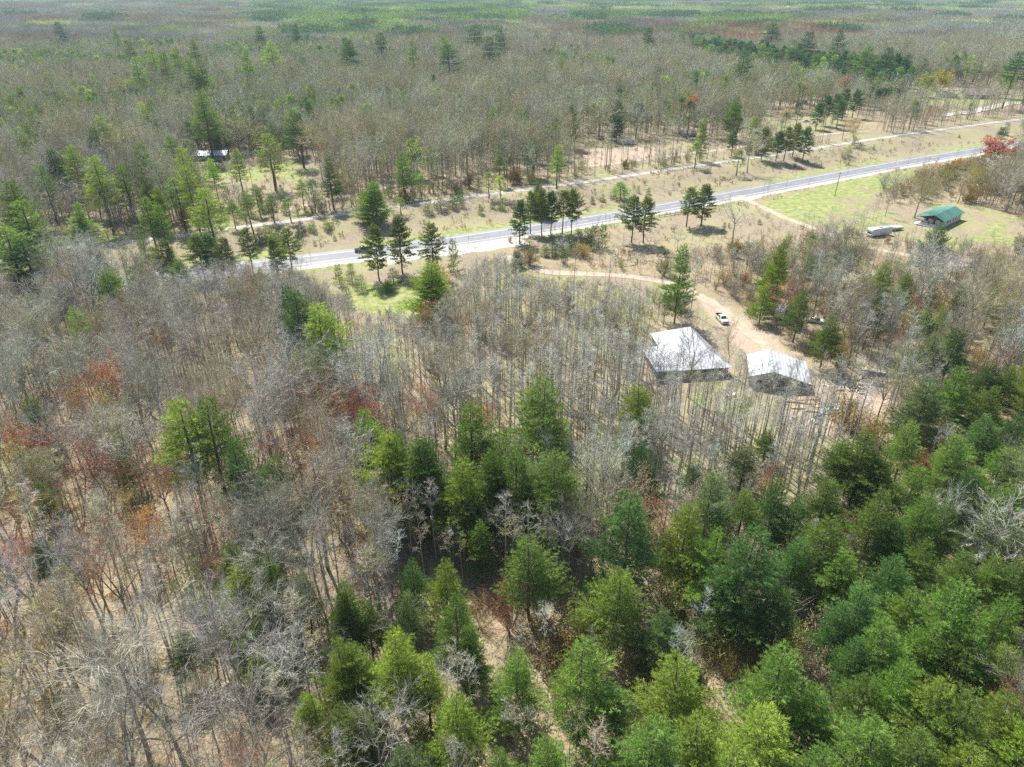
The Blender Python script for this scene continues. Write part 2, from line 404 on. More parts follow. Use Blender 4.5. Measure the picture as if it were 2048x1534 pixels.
big = vnoise(gx, gy, 30, 23)
def inp(P): return (inpoly(gu, gv, P) & ok).astype(float)
corr = ((g_s > 0) & (g_st < 0)).astype(float)
green = np.zeros(len(gx)); dry = np.zeros(len(gx)); sand = np.zeros(len(gx))
verge = (g_dr < 11.5) * (g_dr > 5.5)
green = np.maximum(green, verge * (.35 + .8 * (big > .42)) * np.where(g_s > 0, .85, .9))
dry = np.maximum(dry, corr * 1.0)
green = np.maximum(green, corr * (nz > .66) * .35)
strip = ((g_st > 0) & (g_dt < 16)).astype(float)
dry = np.maximum(dry, strip * .8); green = np.maximum(green, strip * (nz > .6) * .5)
green = np.maximum(green, inp(LAWN_GREEN) * (.35 + 1.0 * sstep(.3, .6, nz)))
for P, a, b in ((LAWN_R, .95, .35), (DRYLAWN, 1.0, .12), (CLEAR_L, .95, .22), (CLEAR_W, .9, .45), (CLEAR_C, .9, .2), (CLEAR_FR, .9, .35), (CLEAR_FAR, .7, .7), (HOUSE_LOT, .8, .15), (YARD, .5, .6)):
    m = inp(P); dry = np.maximum(dry, m * a); green = np.maximum(green, m * b * sstep(.35, .65, nz) * 1.5)
green = np.maximum(green, inp([(690, 575), (800, 560), (860, 590), (850, 628), (720, 625), (700, 600)]) * .75)
green = np.maximum(green, inp([(1100, 560), (1330, 566), (1340, 640), (1150, 620)]) * .45 * (nz > .4))
sand = np.maximum(sand, inp([(1390, 600), (1430, 596), (1520, 650), (1580, 700), (1600, 715), (1500, 715), (1470, 700), (1440, 650)]) * .62)
sand = np.maximum(sand, inp([(1250, 790), (1285, 660), (1460, 640), (1480, 800), (1400, 780)]) * .3)
sand = np.maximum(sand, inp([(1560, 770), (1700, 760), (1780, 745), (1790, 790), (1700, 880), (1560, 860)]) * .6)
sand = np.maximum(sand, inp(CLEAR_C) * inp([(1150, 300), (1320, 290), (1320, 318), (1180, 330)]) * .7)
sand = np.maximum(sand, inp(LEFTPATCH) * .5)
green = np.maximum(green, inp([(-200, 830), (60, 830), (160, 950), (60, 1010), (-200, 1000)]) * .4)
green = np.maximum(green, ((g_s < 0) | (gy < 150)) * (gv > 640) * .22 * (vnoise(gx, gy, 14, 31) > .62))
ps_ = inp([(690, 665), (900, 600), (1030, 545), (1345, 560), (1350, 640), (1290, 650), (1275, 785), (1480, 800), (1700, 860), (1690, 960), (1500, 1040), (1330, 1080), (1040, 1000), (880, 860), (690, 800)]); dry = np.maximum(dry, ps_ * .62); green = np.maximum(green, ps_ * (.12 + .28 * (nz > .6)))
green = np.clip(green, 0, 1); dry = np.clip(dry, 0, 1); sand = np.clip(sand, 0, 1)
G = Geo(); nx, ny = len(xs), len(ys); ii, jj = np.meshgrid(np.arange(nx - 1), np.arange(ny - 1)); b = (jj * nx + ii).ravel()
G.add(np.column_stack([gx, gy, gz]), np.column_stack([b, b + 1, b + nx + 1, b + nx]))
gm, n, p = newmat("forest_floor")
def N(t): return n.nodes.new(t)
L = n.links.new
geo = N("ShaderNodeNewGeometry"); zat = N("ShaderNodeAttribute"); zat.attribute_name = "zone"
sep = N("ShaderNodeSeparateColor"); L(zat.outputs["Color"], sep.inputs[0])
def tex(sc, det=6, dist=0.0, rough=.6):
    t = N("ShaderNodeTexNoise"); t.inputs["Scale"].default_value = sc; t.inputs["Detail"].default_value = det; t.inputs["Roughness"].default_value = rough; t.inputs["Distortion"].default_value = dist
    L(geo.outputs["Position"], t.inputs["Vector"]); return t.outputs["Fac"]
def ramp(src, stops):
    r = N("ShaderNodeValToRGB"); e = r.color_ramp.elements
    while len(e) < len(stops): e.new(.5)
    for el, (ps, c) in zip(e, stops): el.position = ps; el.color = (*c, 1)
    L(src, r.inputs[0]); return r.outputs[0]
def mixc(fac, a, b_, bt='MIX'):
    m = N("ShaderNodeMix"); m.data_type = 'RGBA'; m.blend_type = bt
    for s, i in ((fac, 0), (a, 6), (b_, 7)):
        if isinstance(s, (int, float)): m.inputs[i].default_value = s
        elif isinstance(s, tuple): m.inputs[i].default_value = (*s, 1)
        else: L(s, m.inputs[i])
    return m.outputs[2]
def edge(zone_out, noise, k=1.0):
    """zone value broken up by noise"""
    m = N("ShaderNodeMath"); m.operation = 'MULTIPLY_ADD'; L(noise, m.inputs[0]); m.inputs[1].default_value = .9; L(zone_out, m.inputs[2])
    r = N("ShaderNodeMapRange"); r.inputs[1].default_value = .70; r.inputs[2].default_value = 1.05; r.clamp = True; L(m.outputs[0], r.inputs[0]); return r.outputs[0]
fine = tex(3.2, 7, .3, .75); med = tex(.45, 6, .4); lrg = tex(.05, 5, .3)
vor = N("ShaderNodeTexVoronoi"); vor.inputs["Scale"].default_value = 4.0; L(geo.outputs["Position"], vor.inputs["Vector"])
litter = ramp(fine, [(.34, (.04, .03, .02)), (.45, (.20, .155, .10)), (.54, (.35, .285, .195)), (.66, (.72, .62, .47))])
litter = mixc(.4, litter, ramp(vor.outputs["Color"], [(.1, (.17, .12, .08)), (.5, (.34, .26, .18)), (.95, (.60, .50, .40))]))
litter = mixc(ramp(med, [(.42, (0, 0, 0)), (.68, (.65, .65, .65))]), litter, (.23, .17, .10))
litter = mixc(ramp(lrg, [(.40, (0, 0, 0)), (.7, (.5, .5, .5))]), litter, (.46, .40, .22))
dryc = ramp(fine, [(.34, (.12, .09, .06)), (.5, (.33, .27, .185)), (.66, (.54, .46, .34))])
dryc = mixc(ramp(tex(.9, 6, .5, .7), [(.42, (0, 0, 0)), (.6, (.75, .75, .75))]), dryc, (.235, .185, .13))
dryc = mixc(ramp(lrg, [(.42, (0, 0, 0)), (.62, (.55, .55, .55))]), dryc, (.36, .35, .16))
grc = ramp(fine, [(.3, (.10, .13, .035)), (.5, (.185, .265, .055)), (.72, (.32, .39, .11))])
grc = mixc(ramp(med, [(.40, (0, 0, 0)), (.62, (.85, .85, .85))]), grc, (.42, .37, .20))
sandc = ramp(fine, [(.3, (.24, .18, .13)), (.5, (.44, .34, .25)), (.7, (.62, .51, .40))])
edgen = tex(.35, 5, .5)
c = mixc(edge(sep.outputs[1], edgen), litter, dryc)
c = mixc(edge(sep.outputs[0], edgen), c, grc)
c = mixc(edge(sep.outputs[2], edgen), c, sandc)
L(c, p.inputs["Base Color"]); p.inputs["Roughness"].default_value = .95; p.inputs["Specular IOR Level"].default_value = .15
bp = N("ShaderNodeBump"); bp.inputs["Strength"].default_value = .5; bp.inputs["Distance"].default_value = .25; L(fine, bp.inputs["Height"]); L(bp.outputs[0], p.inputs["Normal"])
gme = G.mesh("ground", [gm])
ca = gme.color_attributes.new("zone", 'FLOAT_COLOR', 'POINT')
ca.data.foreach_set("color", np.column_stack([green, dry, sand, np.ones(len(gx))]).astype(np.float32).ravel())
gme.polygons.foreach_set("use_smooth", np.ones(len(gme.polygons), bool))
ground = bpy.data.objects.new("ground", gme); col.objects.link(ground); tag(ground, kind="structure")

# ------------------------------------------------------------------ roads, trail, drives
def resample(P, step):
    P = np.asarray(P); d = np.r_[0, np.cumsum(np.hypot(*np.diff(P, axis=0).T))]; s = np.arange(0, d[-1], step)
    return np.column_stack([np.interp(s, d, P[:, 0]), np.interp(s, d, P[:, 1])]), s
def ribbon(name, P, o0, o1, z, m, step=3.0, dash=None, wob=0.0, zfun=height, kind="structure", parent=None):
    """strip from offset o0 to o1 (left of travel positive) along the polyline P"""
    Q, s = resample(P, step); t = np.gradient(Q, axis=0); t /= np.linalg.norm(t, axis=1, keepdims=True); nn = np.column_stack([-t[:, 1], t[:, 0]])
    k = 5 if abs(o1 - o0) > 1 else 2
    offs = np.linspace(o0, o1, k); g_ = Geo(); rows = []
    for oi, o in enumerate(offs):
        oo = np.full(len(Q), o)
        if wob: oo = oo + (vnoise(s, s * 0 + oi * 7, 6, 77) - .5) * wob * (1 if oi in (0, k - 1) else 0)
        xy = Q + nn * oo[:, None]; rows.append(np.column_stack([xy, zfun(xy[:, 0], xy[:, 1]) + z]))
    V = np.stack(rows, 1); F = []
    for i in range(len(Q) - 1):
        if dash and (s[i] % dash[1]) >= dash[0]: continue
        for j in range(k - 1): F.append((i * k + j, (i + 1) * k + j, (i + 1) * k + j + 1, i * k + j + 1))
    F = np.array(F)[:, ::-1]; g_.add(V.reshape(-1, 3), F)
    o = bpy.data.objects.new(name, g_.mesh(name, [m])); col.objects.link(o)
    if kind and not parent: tag(o, kind=kind)
    if parent: o.parent = parent
    return o
def posmat(name, stops, sc=2.0, stops2=None, sc2=.2, rough=.9, spec=.3, bump=0):
    global n, L, geo
    m, n, p = newmat(name); L = n.links.new; geo = n.nodes.new("ShaderNodeNewGeometry")
    c = ramp(tex(sc, 7), stops)
    if stops2: c = mixc(.5, c, ramp(tex(sc2, 4), stops2))
    L(c, p.inputs["Base Color"]); p.inputs["Roughness"].default_value = rough; p.inputs["Specular IOR Level"].default_value = spec
    return m
M_ASPH = posmat("asphalt", [(.3, (.165, .17, .18)), (.7, (.25, .255, .265))], 1.5, [(.35, (.19, .195, .205)), (.65, (.28, .28, .285))], .12, .6, .35)
M_ASPH2 = posmat("shoulder_asphalt", [(.3, (.20, .20, .20)), (.7, (.29, .285, .28))], 1.5, [(.35, (.22, .22, .22)), (.65, (.34, .33, .33))], .1, .6, .5)
M_GRAV = posmat("gravel", [(.3, (.42, .38, .33)), (.7, (.66, .62, .55))], 3.0, [(.35, (.46, .41, .35)), (.65, (.62, .57, .5))], .3)
M_TRAILM = posmat("crushed_stone", [(.3, (.34, .315, .285)), (.7, (.52, .49, .45))], 2.5, [(.35, (.34, .31, .28)), (.65, (.53, .50, .455))], .25)
M_DIRT = posmat("sandy_dirt", [(.3, (.30, .23, .16)), (.7, (.58, .48, .36))], 2.0, [(.35, (.34, .26, .18)), (.65, (.58, .48, .36))], .3)
M_WLINE = mat("white_line_paint", (.85, .85, .83), .6)
M_YLINE = mat("yellow_line_paint", (.70, .50, .14), .6)
# the centre line of the pixels above is the yellow line; lanes 3.65 m, paved shoulders either side
ribbon("gravel_shoulder", road_w, -8.6, -5.4, .012, M_GRAV, wob=1.4)
hw = ribbon("highway", road_w, -5.6, 6.1, .03, M_ASPH2)
ribbon("road_lanes", road_w, -3.65, 3.65, .036, M_ASPH)
ribbon("road_marking", road_w, 3.43, 3.64, .042, M_WLINE)
ribbon("road_marking", road_w, -3.64, -3.43, .042, M_WLINE)
ribbon("road_marking", road_w, -.12, .12, .042, M_YLINE, step=1.0, dash=(3.8, 15.24))
i0 = int(len(road_w) * .38); turn = [ray_plane(u, v, 0) for u, v in [(790, 515), (870, 503), (950, 492), (1030, 478), (1100, 465)]]
def drive(name, px, wd, m=M_DIRT, z=.05, wob=.9, h=0.0):
    P = smooth_poly([at(u, v)[:2] for u, v in px], 2); return ribbon(name, P, -wd / 2, wd / 2, z, m, 2.0, wob=wob)
ribbon("rail_trail", trail_w, -1.9, 1.9, .035, M_TRAILM, wob=.5)
drive("gravel_pullout", [(770, 521), (850, 509), (930, 497), (1000, 489), (1050, 480)], 9.0, M_GRAV, .006, 3)
drive("dirt_track", [(560, 425), (650, 402), (783, 371), (885, 362), (953, 354), (1040, 340), (1134, 332), (1200, 331), (1244, 325), (1305, 316), (1364, 309), (1430, 301), (1485, 294), (1560, 283), (1628, 271), (1700, 264), (1740, 262)], 3.6, M_DIRT)
drive("track_spur", [(1128, 316), (1138, 324), (1150, 331)], 3.5, M_DIRT, .045)
drive("house_drive", [(1010, 512), (1030, 530), (1060, 540), (1124, 547), (1193, 548), (1275, 554), (1345, 567), (1385, 583), (1430, 610), (1480, 650), (1530, 690), (1570, 730)], 3.7)
drive("cabin_drive", [(1478, 391), (1492, 400), (1520, 412), (1555, 430), (1600, 447), (1650, 465), (1700, 486), (1755, 500), (1800, 508), (1860, 520), (1915, 529)], 3.4)
drive("cabin_drive_apron", [(1462, 396), (1480, 399), (1500, 399), (1520, 392)], 4.0, M_GRAV, .055)
drive("pale_gravel_lane", [(1880, 515), (1925, 530), (1975, 546), (2025, 560), (2080, 575)], 4.0, M_TRAILM, .06, .4)
drive("farm_lane", [(1845, 175), (1890, 178), (1950, 184), (2060, 192)], 5, M_GRAV, .3)
drive("stony_bed", [(1880, 232), (1930, 226), (1980, 216), (2030, 205)], 9, M_GRAV, .3, 3)

# ------------------------------------------------------------------ the tree models
VAR, MID = {}, {}
CM = {'needle': [M_NEEDLE, M_PBARK], 'bare': [M_TWIG, M_LEAF], 'bud': [M_TWIGMIX, M_LEAF]}
def reg(kind, tc, H0, R0, cm, tm):
    T, C = tc; VAR.setdefault(kind, []).append((T.mesh(kind + "_trunk", [tm]), C.mesh(kind + "_crown", CM[cm]), H0, R0))
def merge(T, C, mats):
    G_ = Geo()
    for g_, off in ((T, 0), (C, 1)):
        vo = 0
        for V, F, A, m in zip(g_.V, g_.F, g_.A, g_.m):
            G_.V.append(V); G_.F.append(F - (0) + (G_.n - vo) ); G_.A.append(A); G_.m.append(m + off); vo += len(V); G_.n += len(V)
    return G_.mesh("mid", mats)
def regm(kind, tc, H0, R0, cm, tm): MID.setdefault(kind, []).append((merge(*tc, [tm] + CM[cm]), H0, R0))
for i, (H0, R0, cb) in enumerate([(17, 4.6, .18), (18, 5.2, .22), (16, 4.8, .12), (17, 4.2, .28), (19, 5.6, .2), (15, 4.6, .15), (17, 5.0, .2)]):
    reg('pine', pine(10 + i, H0, R0, cb), H0, R0, 'needle', M_PBARK)
for i in range(3): reg('fullpine', pine(90 + i, 16, 5.6, .05, 'white', 1.25), 16, 5.6, 'needle', M_PBARK)
for i, (H0, R0, cb) in enumerate([(18, 3.2, .42), (17, 3.4, .5), (19, 3.6, .38), (16, 2.9, .35)]):
    reg('slimpine', pine(30 + i, H0, R0, cb), H0, R0, 'needle', M_PBARK)
for i, (H0, R0, cb) in enumerate([(17, 3.2, .30), (16, 3.4, .36), (17, 3.0, .42), (15, 3.1, .25), (17, 3.4, .34), (16, 3.0, .2)]):
    reg('redpine', pine(50 + i, H0, R0, cb, 'red', bl=.34, bw=.08), H0, R0, 'needle', M_PBARK)
for i, (H0, R0) in enumerate([(6, 2.0), (5, 2.1), (7, 2.1), (4, 1.7)]):
    reg('young', pine(70 + i, H0, R0, .03, 'young', 1.0, .22, .06), H0, R0, 'needle', M_PBARK)
for i in range(4):
    reg('oak', hardwood(100 + i, 17, 5.6, (.40, .48, .36, .44)[i], 'oak', tw=.019, ntw=9), 17, 5.6, 'bare', M_BARK)
    reg('vase', hardwood(120 + i, 17, 4.2, (.36, .45, .30, .50)[i], 'vase', tw=.019, ntw=8), 17, 4.2, 'bare', M_BARK)
for i in range(6):
    reg('pole', hardwood(140 + i, 15, 1.6, (.60, .66, .55, .72, .64, .5)[i], 'pole', tw=.018, ntw=6), 15, 1.7, 'bare', M_PALEBARK)
for i in range(4):
    reg('bud', hardwood(160 + i, 14, 3.6, (.30, .38, .26, .34)[i], 'vase', buds=1.7, bud=.19, ntw=4), 14, 3.6, 'bud', M_BARK)
for i in range(3): reg('leafbig', hardwood(190 + i, 13, 4.6, (.18, .22, .15)[i], 'vase', buds=3.2, bud=.42, ntw=4), 13, 4.6, 'bud', M_BARK)
for i in range(3):
    reg('leafy', hardwood(180 + i, 10, 3.6, (.18, .22, .15)[i], 'vase', buds=2.2, bud=.2, ntw=4), 10, 3.6, 'bud', M_BARK)
for i in range(4): reg('bushbare', bush(200 + i, 4, 2.6, 26), 4, 2.6, 'bare', M_BARK)
for i in range(4): reg('bushleaf', bush(210 + i, 3.6, 2.3, 24, .16), 3.6, 2.3, 'bud', M_BARK)
# lighter models for the woods beyond
for i, (H0, R0, cb) in enumerate([(17, 4.4, .2), (18, 4.0, .3), (16, 4.6, .15), (18, 3.2, .4)]):
    regm('pine', pine(310 + i, H0, R0, cb, bl=.75, bw=.24, lod=1), H0, R0, 'needle', M_PBARK)
for i in range(2): regm('redpine', pine(330 + i, 16, 3.4, .38, 'red', bl=.75, bw=.26, lod=1), 16, 3.4, 'needle', M_PBARK)
for i in range(5): regm('oak', hardwood(340 + i, 16, 4.8 + .3 * i, .42, 'oak' if i % 2 else 'vase', lod=1, tw=.034, ntw=11), 16, 4.8 + .3 * i, 'bare', M_BARK)
for i in range(2): regm('pole', hardwood(360 + i, 14, 1.8, .45, 'pole', lod=1, tw=.035, ntw=5), 14, 1.8, 'bare', M_BARK)
for i in range(2): regm('bud', hardwood(370 + i, 14, 4.0, .35, 'vase', lod=1, tw=.035, ntw=6, buds=1.3, bud=.30), 14, 4.0, 'bud', M_BARK)
MID['fullpine'] = MID['pine'][2:3]; MID['slimpine'] = MID['pine'][3:]; MID['vase'] = MID['oak']; MID['leafy'] = MID['leafbig'] = MID['bud']
MID['young'] = MID['pine'][2:3]
for k in ('bushbare', 'bushleaf'):
    T, C = bush(390, 3.6, 2.3, 24, .3 if k == 'bushleaf' else 0, 1, .05); regm(k, (T, C), 3.6, 2.3, 'bud' if k == 'bushleaf' else 'bare', M_BARK)

# tints -------------------------------------------------------------
TG = {'g': (.17, .275, .050), 'y': (.255, .355, .055), 'b': (.125, .235, .062), 'd': (.066, .142, .040), 'o': (.135, .18, .038), 't': (.10, .19, .048), 'p': (.19, .26, .11)}
TH = {'grey': (.45, .44, .35), 'pale': (.56, .55, .47), 'brown': (.35, .305, .22), 'tan': (.46, .395, .265), 'olive': (.41, .39, .17), 'lilac': (.42, .405, .36), 'dark': (.28, .265, .20)}
TB = {'red': (.48, .17, .115), 'orange': (.54, .24, .09), 'pink': (.48, .21, .17), 'rust': (.42, .21, .11), 'yellow': (.55, .46, .05), 'lime': (.36, .42, .10), 'palegreen': (.40, .44, .20), 'ochre': (.38, .28, .08), 'oliveleaf': (.24, .20, .07), 'green': (.14, .22, .06), 'white': (.62, .62, .50)}
COLW = {'g': 'mid green', 'y': 'yellow-green', 'b': 'blue-green', 'd': 'dark green', 'o': 'olive green', 't': 'deep green', 'p': 'pale dull green',
        'grey': 'grey', 'pale': 'pale silvery', 'brown': 'brown', 'tan': 'tan', 'olive': 'olive-tinged', 'lilac': 'lilac-grey', 'dark': 'dark',
        'red': 'red-budded', 'orange': 'orange-budded', 'pink': 'pinkish-red budded', 'rust': 'rust-brown budded', 'yellow': 'bright yellow', 'lime': 'lime-leafed', 'palegreen': 'pale green leafing', 'ochre': 'ochre-leafed', 'oliveleaf': 'olive-brown leafed', 'green': 'fresh green', 'white': 'cream-blossomed'}
ALLT = {**TG, **TH, **TB}
REC = []            # kind, x, y, h, r, colour code, hand
def put(kind, x, y, h, r, c, hand=1): REC.append((kind, float(x), float(y), float(h), float(r), c, hand))
def top(kind, u, v, h, r, c):
    x, y, z = at(u, v, h); put(kind, x, y, h, r, c)
def base(kind, u, v, h, r, c):
    x, y, z = at(u, v); put(kind, x, y, h, r, c)
PINES = """962 1043 13 3.2 g;1064 1076 17 5.6 g;1105 905 18 5 g;1266 988 22 7 b;1380 1005 18 5 y;821 1121 12 3.2 b;889 1125 15 4.2 y;907 1194 16 4 g;688 1163 15 3.2 g;783 1255 18 4.8 y;
1240 1140 17 5.8 y;1327 1216 13 4.4 b;1034 1308 14 4.6 g;1171 1293 18 6 g;1361 1317 17 6.2 y;939 1250 14 3 g;851 1312 15 4.2 y;908 1392 16 4.8 y;703 1293 14 4.2 g;715 1420 12 4.4 o;996 1495 12 3.4 g;1308 1441 16 6.6 g;1224 1369 12 4 b;
790 868 16 4.2 g;848 878 17 4 d;925 925 14 3.6 g;990 900 16 3.4 b;1033 895 17 4 g;1285 897 15 3.6 d;1496 980 14 4.2 g;1561 958 15 4.2 t;1660 954 15 5 g;1599 992 14 4.2 b;1767 984 18 5.2 g;1660 1037 17 6.2 g;1858 992 15 5 g;1508 1057 21 7.4 b;1440 1060 16 5 g;
1790 1114 15 5 b;1729 1171 15 4.8 b;1942 1102 13 4.6 g;1991 1110 13 3.8 y;1927 1167 18 6.8 g;2022 1197 16 5 g;1778 1250 15 6 g;1572 1300 17 6.2 g;1713 1277 13 4 t;1816 1327 16 4.4 g;1892 1361 17 6 y;1957 1388 18 6.8 g;1641 1380 14 4.6 g;1534 1426 16 7 y;1400 1440 15 5.4 y;1755 1441 16 6 g;1847 1470 15 5.4 g;2030 1388 15 5 y;2018 1292 13 4.2 y;1470 1500 15 6 y;1650 1500 15 5.6 g;1950 1500 15 6 y;1100 1480 14 4.6 g;800 1500 12 4 p;
1368 488 19 3.6 g;1565 488 15 4 b;1545 520 14 4 y;1621 508 11 3.6 g;1533 568 12 4.2 y;1608 580 15 4.2 g;1772 529 17 6 g;1818 545 13 3.8 g;1666 631 15 4.8 g;1885 447 18 6.8 t;1963 501 9 2.4 g;1929 576 12 4 g;1994 576 12 4.2 g;1861 617 11 3.4 g;1888 612 12 3 y;1874 669 15 5 p;1922 655 16 5.4 b;1984 720 14 5 t;2028 734 14 4.4 g;1861 758 18 7.4 p;1925 737 17 5.6 g;1826 845 15 5 g;1744 860 17 6 g;1908 870 16 6 g;1997 775 15 5.2 g;2035 829 15 5 t;2018 895 15 5 g;1973 830 15 5 b;1690 880 14 4.6 g;1780 900 15 5 g;1950 940 15 4.6 t;1840 930 14 4.6 g;2030 970 14 4.6 g;1900 1010 13 4 g;1800 1040 14 4.6 t;2040 1060 13 4.4 p;1990 1020 12 4 p;
1600 1080 14 4.8 b;1700 1100 15 5 g;1860 1080 14 4.6 g;1830 1180 14 4.6 g;1880 1250 14 4.8 g;1960 1270 14 4.6 g;1690 1210 13 4.2 t;1740 1350 14 4.6 g;1460 1130 14 4.4 b;1570 1180 15 4.6 b;2040 1120 14 4.8 g
1087 758 20 6.4 g;1281 771 13 4 y;940 805 17 4.6 g;724 819 15 3.2 g;741 846 14 3.4 y;779 863 17 4.4 y;841 877 17 4.2 g;988 905 16 4 g;1100 912 15 5 p;926 922 16 3.8 y;
632 610 18 6.2 y;212 539 15 4.8 g;147 614 13 3.2 y;58 792 13 2.8 p;355 517 12 4 g;460 880 17 3.6 b;546 911 11 3 g;1032 501 8 2.4 d;
1539 857 8 3 g;1495 891 9 3.4 p;1389 928 9 3 p;
745 362 15 6 g;1467 205 12 6.6 g;1503 185 15 4.4 b;1512 157 14 3 d;1615 140 19 4.4 o;1243 365 6 4.4 g;
681 1194 13 3.6 g;670 1277 16 3.8 y;605 1388 9 3 y;499 1262 10 3 g;510 1300 9 3.2 y;468 1133 14 4.6 y;453 1079 14 3.8 g;533 1178 13 4.4 p;533 1118 14 4 g;362 1254 11 3.6 p;490 1210 12 3.6 y;600 1150 12 3.4 p;72 965 13 3.4 b;74 1080 10 3.2 b;681 1411 10 4.4 o;730 1200 12 3 g;812 1180 13 3 p"""
SLIM = """348 805 18 4.2 y;400 805 18 3.8 g;588 583 17 4.2 t;229 56 22 4 y;253 79 22 5.4 g;270 116 20 4.4 g;301 92 20 4 y;325 103 19 4 g;350 94 20 4.4 y;384 80 22 5 g;378 120 19 4.4 g;398 120 19 4.4 g;403 154 20 4.4 y;400 182 25 6.6 g;593 226 19 5.2 d;533 267 18 5 y;496 157 18 3 g;280 205 20 4 y;299 200 21 4.6 g;62 219 19 4.4 y;51 246 18 3.6 g;33 256 18 3.4 y;202 232 18 4.6 y;137 294 19 4 y;185 314 20 5 y;99 300 18 4 d;337 273 18 4.2 g;359 294 17 4 y;420 318 14 3.4 y;407 376 17 5.2 y;372 335 18 4 y;17 355 21 5.4 g;7 455 17 6 g;287 393 15 3.8 g;314 410 14 3 g;492 383 12 3 g;113 44 20 6 d;516 52 20 6.6 d;590 49 20 4.4 d;540 83 17 6 y;490 99 16 4 g;694 82 19 6 d;690 75 18 5 d;757 66 22 6 d;823 82 19 4.4 g;887 72 21 5 g;895 89 20 6.4 d;1550 48 22 8 d;1621 63 20 7 d;165 430 12 6 y;1116 290 14 3.4 y;998 311 10 3 g;1001 352 7 2.6 y;977 345 8 2.4 g;40 400 19 4.6 g;35 480 15 5.4 d;78 330 17 3.6 g;240 330 17 3.6 g;150 400 15 3.2 g;470 300 15 3.2 g;1185 205 13 3 g;1240 170 15 4.6 d;1060 142 14 4 o;1085 146 12 3 d;975 75 20 6 d;950 50 20 9 d;1000 60 20 5 d;725 15 18 6 d;2040 105 22 6 d;1335 205 12 3 g;1350 175 14 3 g;510 370 9 2.6 g;540 390 8 2.6 g;600 360 9 2.4 y;575 395 7 2.4 g;460 400 8 2.4 g;1480 300 9 3 g;1395 285 9 3.4 g;840 350 7 2.2 g;800 395 5 2 g;1575 225 10 3 d;1600 205 12 2.6 d;1310 150 13 3 g;1680 60 18 5 d;1740 90 18 6 b;1780 95 18 6 d;1800 100 14 5 d;1490 100 16 5 d;1300 55 18 5 d"""
REDP = """748 450 17 3.4 o;796 432 18 3.6 o;861 448 16 3.4 o;328 481 14 3.2 o;390 468 14 3.2 o;413 467 14 3 d;447 477 14 3 o;489 457 14 3 o;543 474 14 2.8 o;571 457 14 3.2 o;1040 400 15 3 d;1062 383 15 3 o;1085 380 16 3.2 o;1104 383 15 2.8 d;1128 383 15 3 o;1146 379 16 3 o;1271 393 16 3.6 o;1295 393 16 3.2 o;1382 376 14 3.6 o;1413 369 15 3.8 o;1533 255 15 3.4 o;1562 262 14 3 d;1580 253 16 3.6 o;1597 246 16 3.4 o;1618 253 16 3.6 d;1658 191 17 3.8 d;1676 188 17 4 d;1697 178 18 4.4 d;1717 179 17 4 d;1685 200 16 4 d;1642 205 15 3.6 d;1758 178 13 3.4 d;1770 176 13 3.6 d;1784 172 13 3.4 d;1797 174 13 3.6 d;1808 178 12 3.4 d;1745 172 13 3.4 d;25 540 13 4.4 o;60 590 10 3.6 o;1470 262 12 3 d;1510 240 10 3 d"""
YOUNG = """700 527 6 2 g;721 549 5 2.4 g;674 530 6 1.8 g;692 572 6 2.2 g;905 482 10 2.2 g;866 497 8 2.6 d;775 560 4 1.8 d;785 536 5 2.6 d;764 575 3 1.4 d;1207 450 8 2 g;1190 452 8 2.4 d;1175 455 7 2.4 d;1160 462 7 2.6 t;1140 470 6 2.8 d;1120 480 5 2.8 d;1105 490 4 2.4 d;1090 488 4 2 g;1028 400 3 1.8 d;1005 398 4 2 g;960 408 4 1.6 g;985 400 3 1.4 d;920 380 6 2 g;905 390 5 3 d;880 395 5 3.4 d;857 400 5 3 d;1185 393 3 1.4 g;1205 388 3 1.6 g;1278 372 3 1 g;1298 375 3 1.3 g;625 440 4 1.8 g;600 443 4 2 d;650 432 5 2 g;628 480 2 .8 g;668 470 2 .8 g;542 452 6 2 g;515 455 5 2.6 d;530 450 6 2 g;555 455 4 2 d;595 455 3 1.4 d;1700 290 5 2 g;1712 275 3 1.4 d;1750 288 3 1 g;2018 245 7 3 d;2005 255 6 2.6 d;1450 445 3 1 g;1520 438 2 1 g;590 470 4 1.6 d;280 480 6 2 g;300 495 5 2.4 g;340 492 5 2.2 g"""
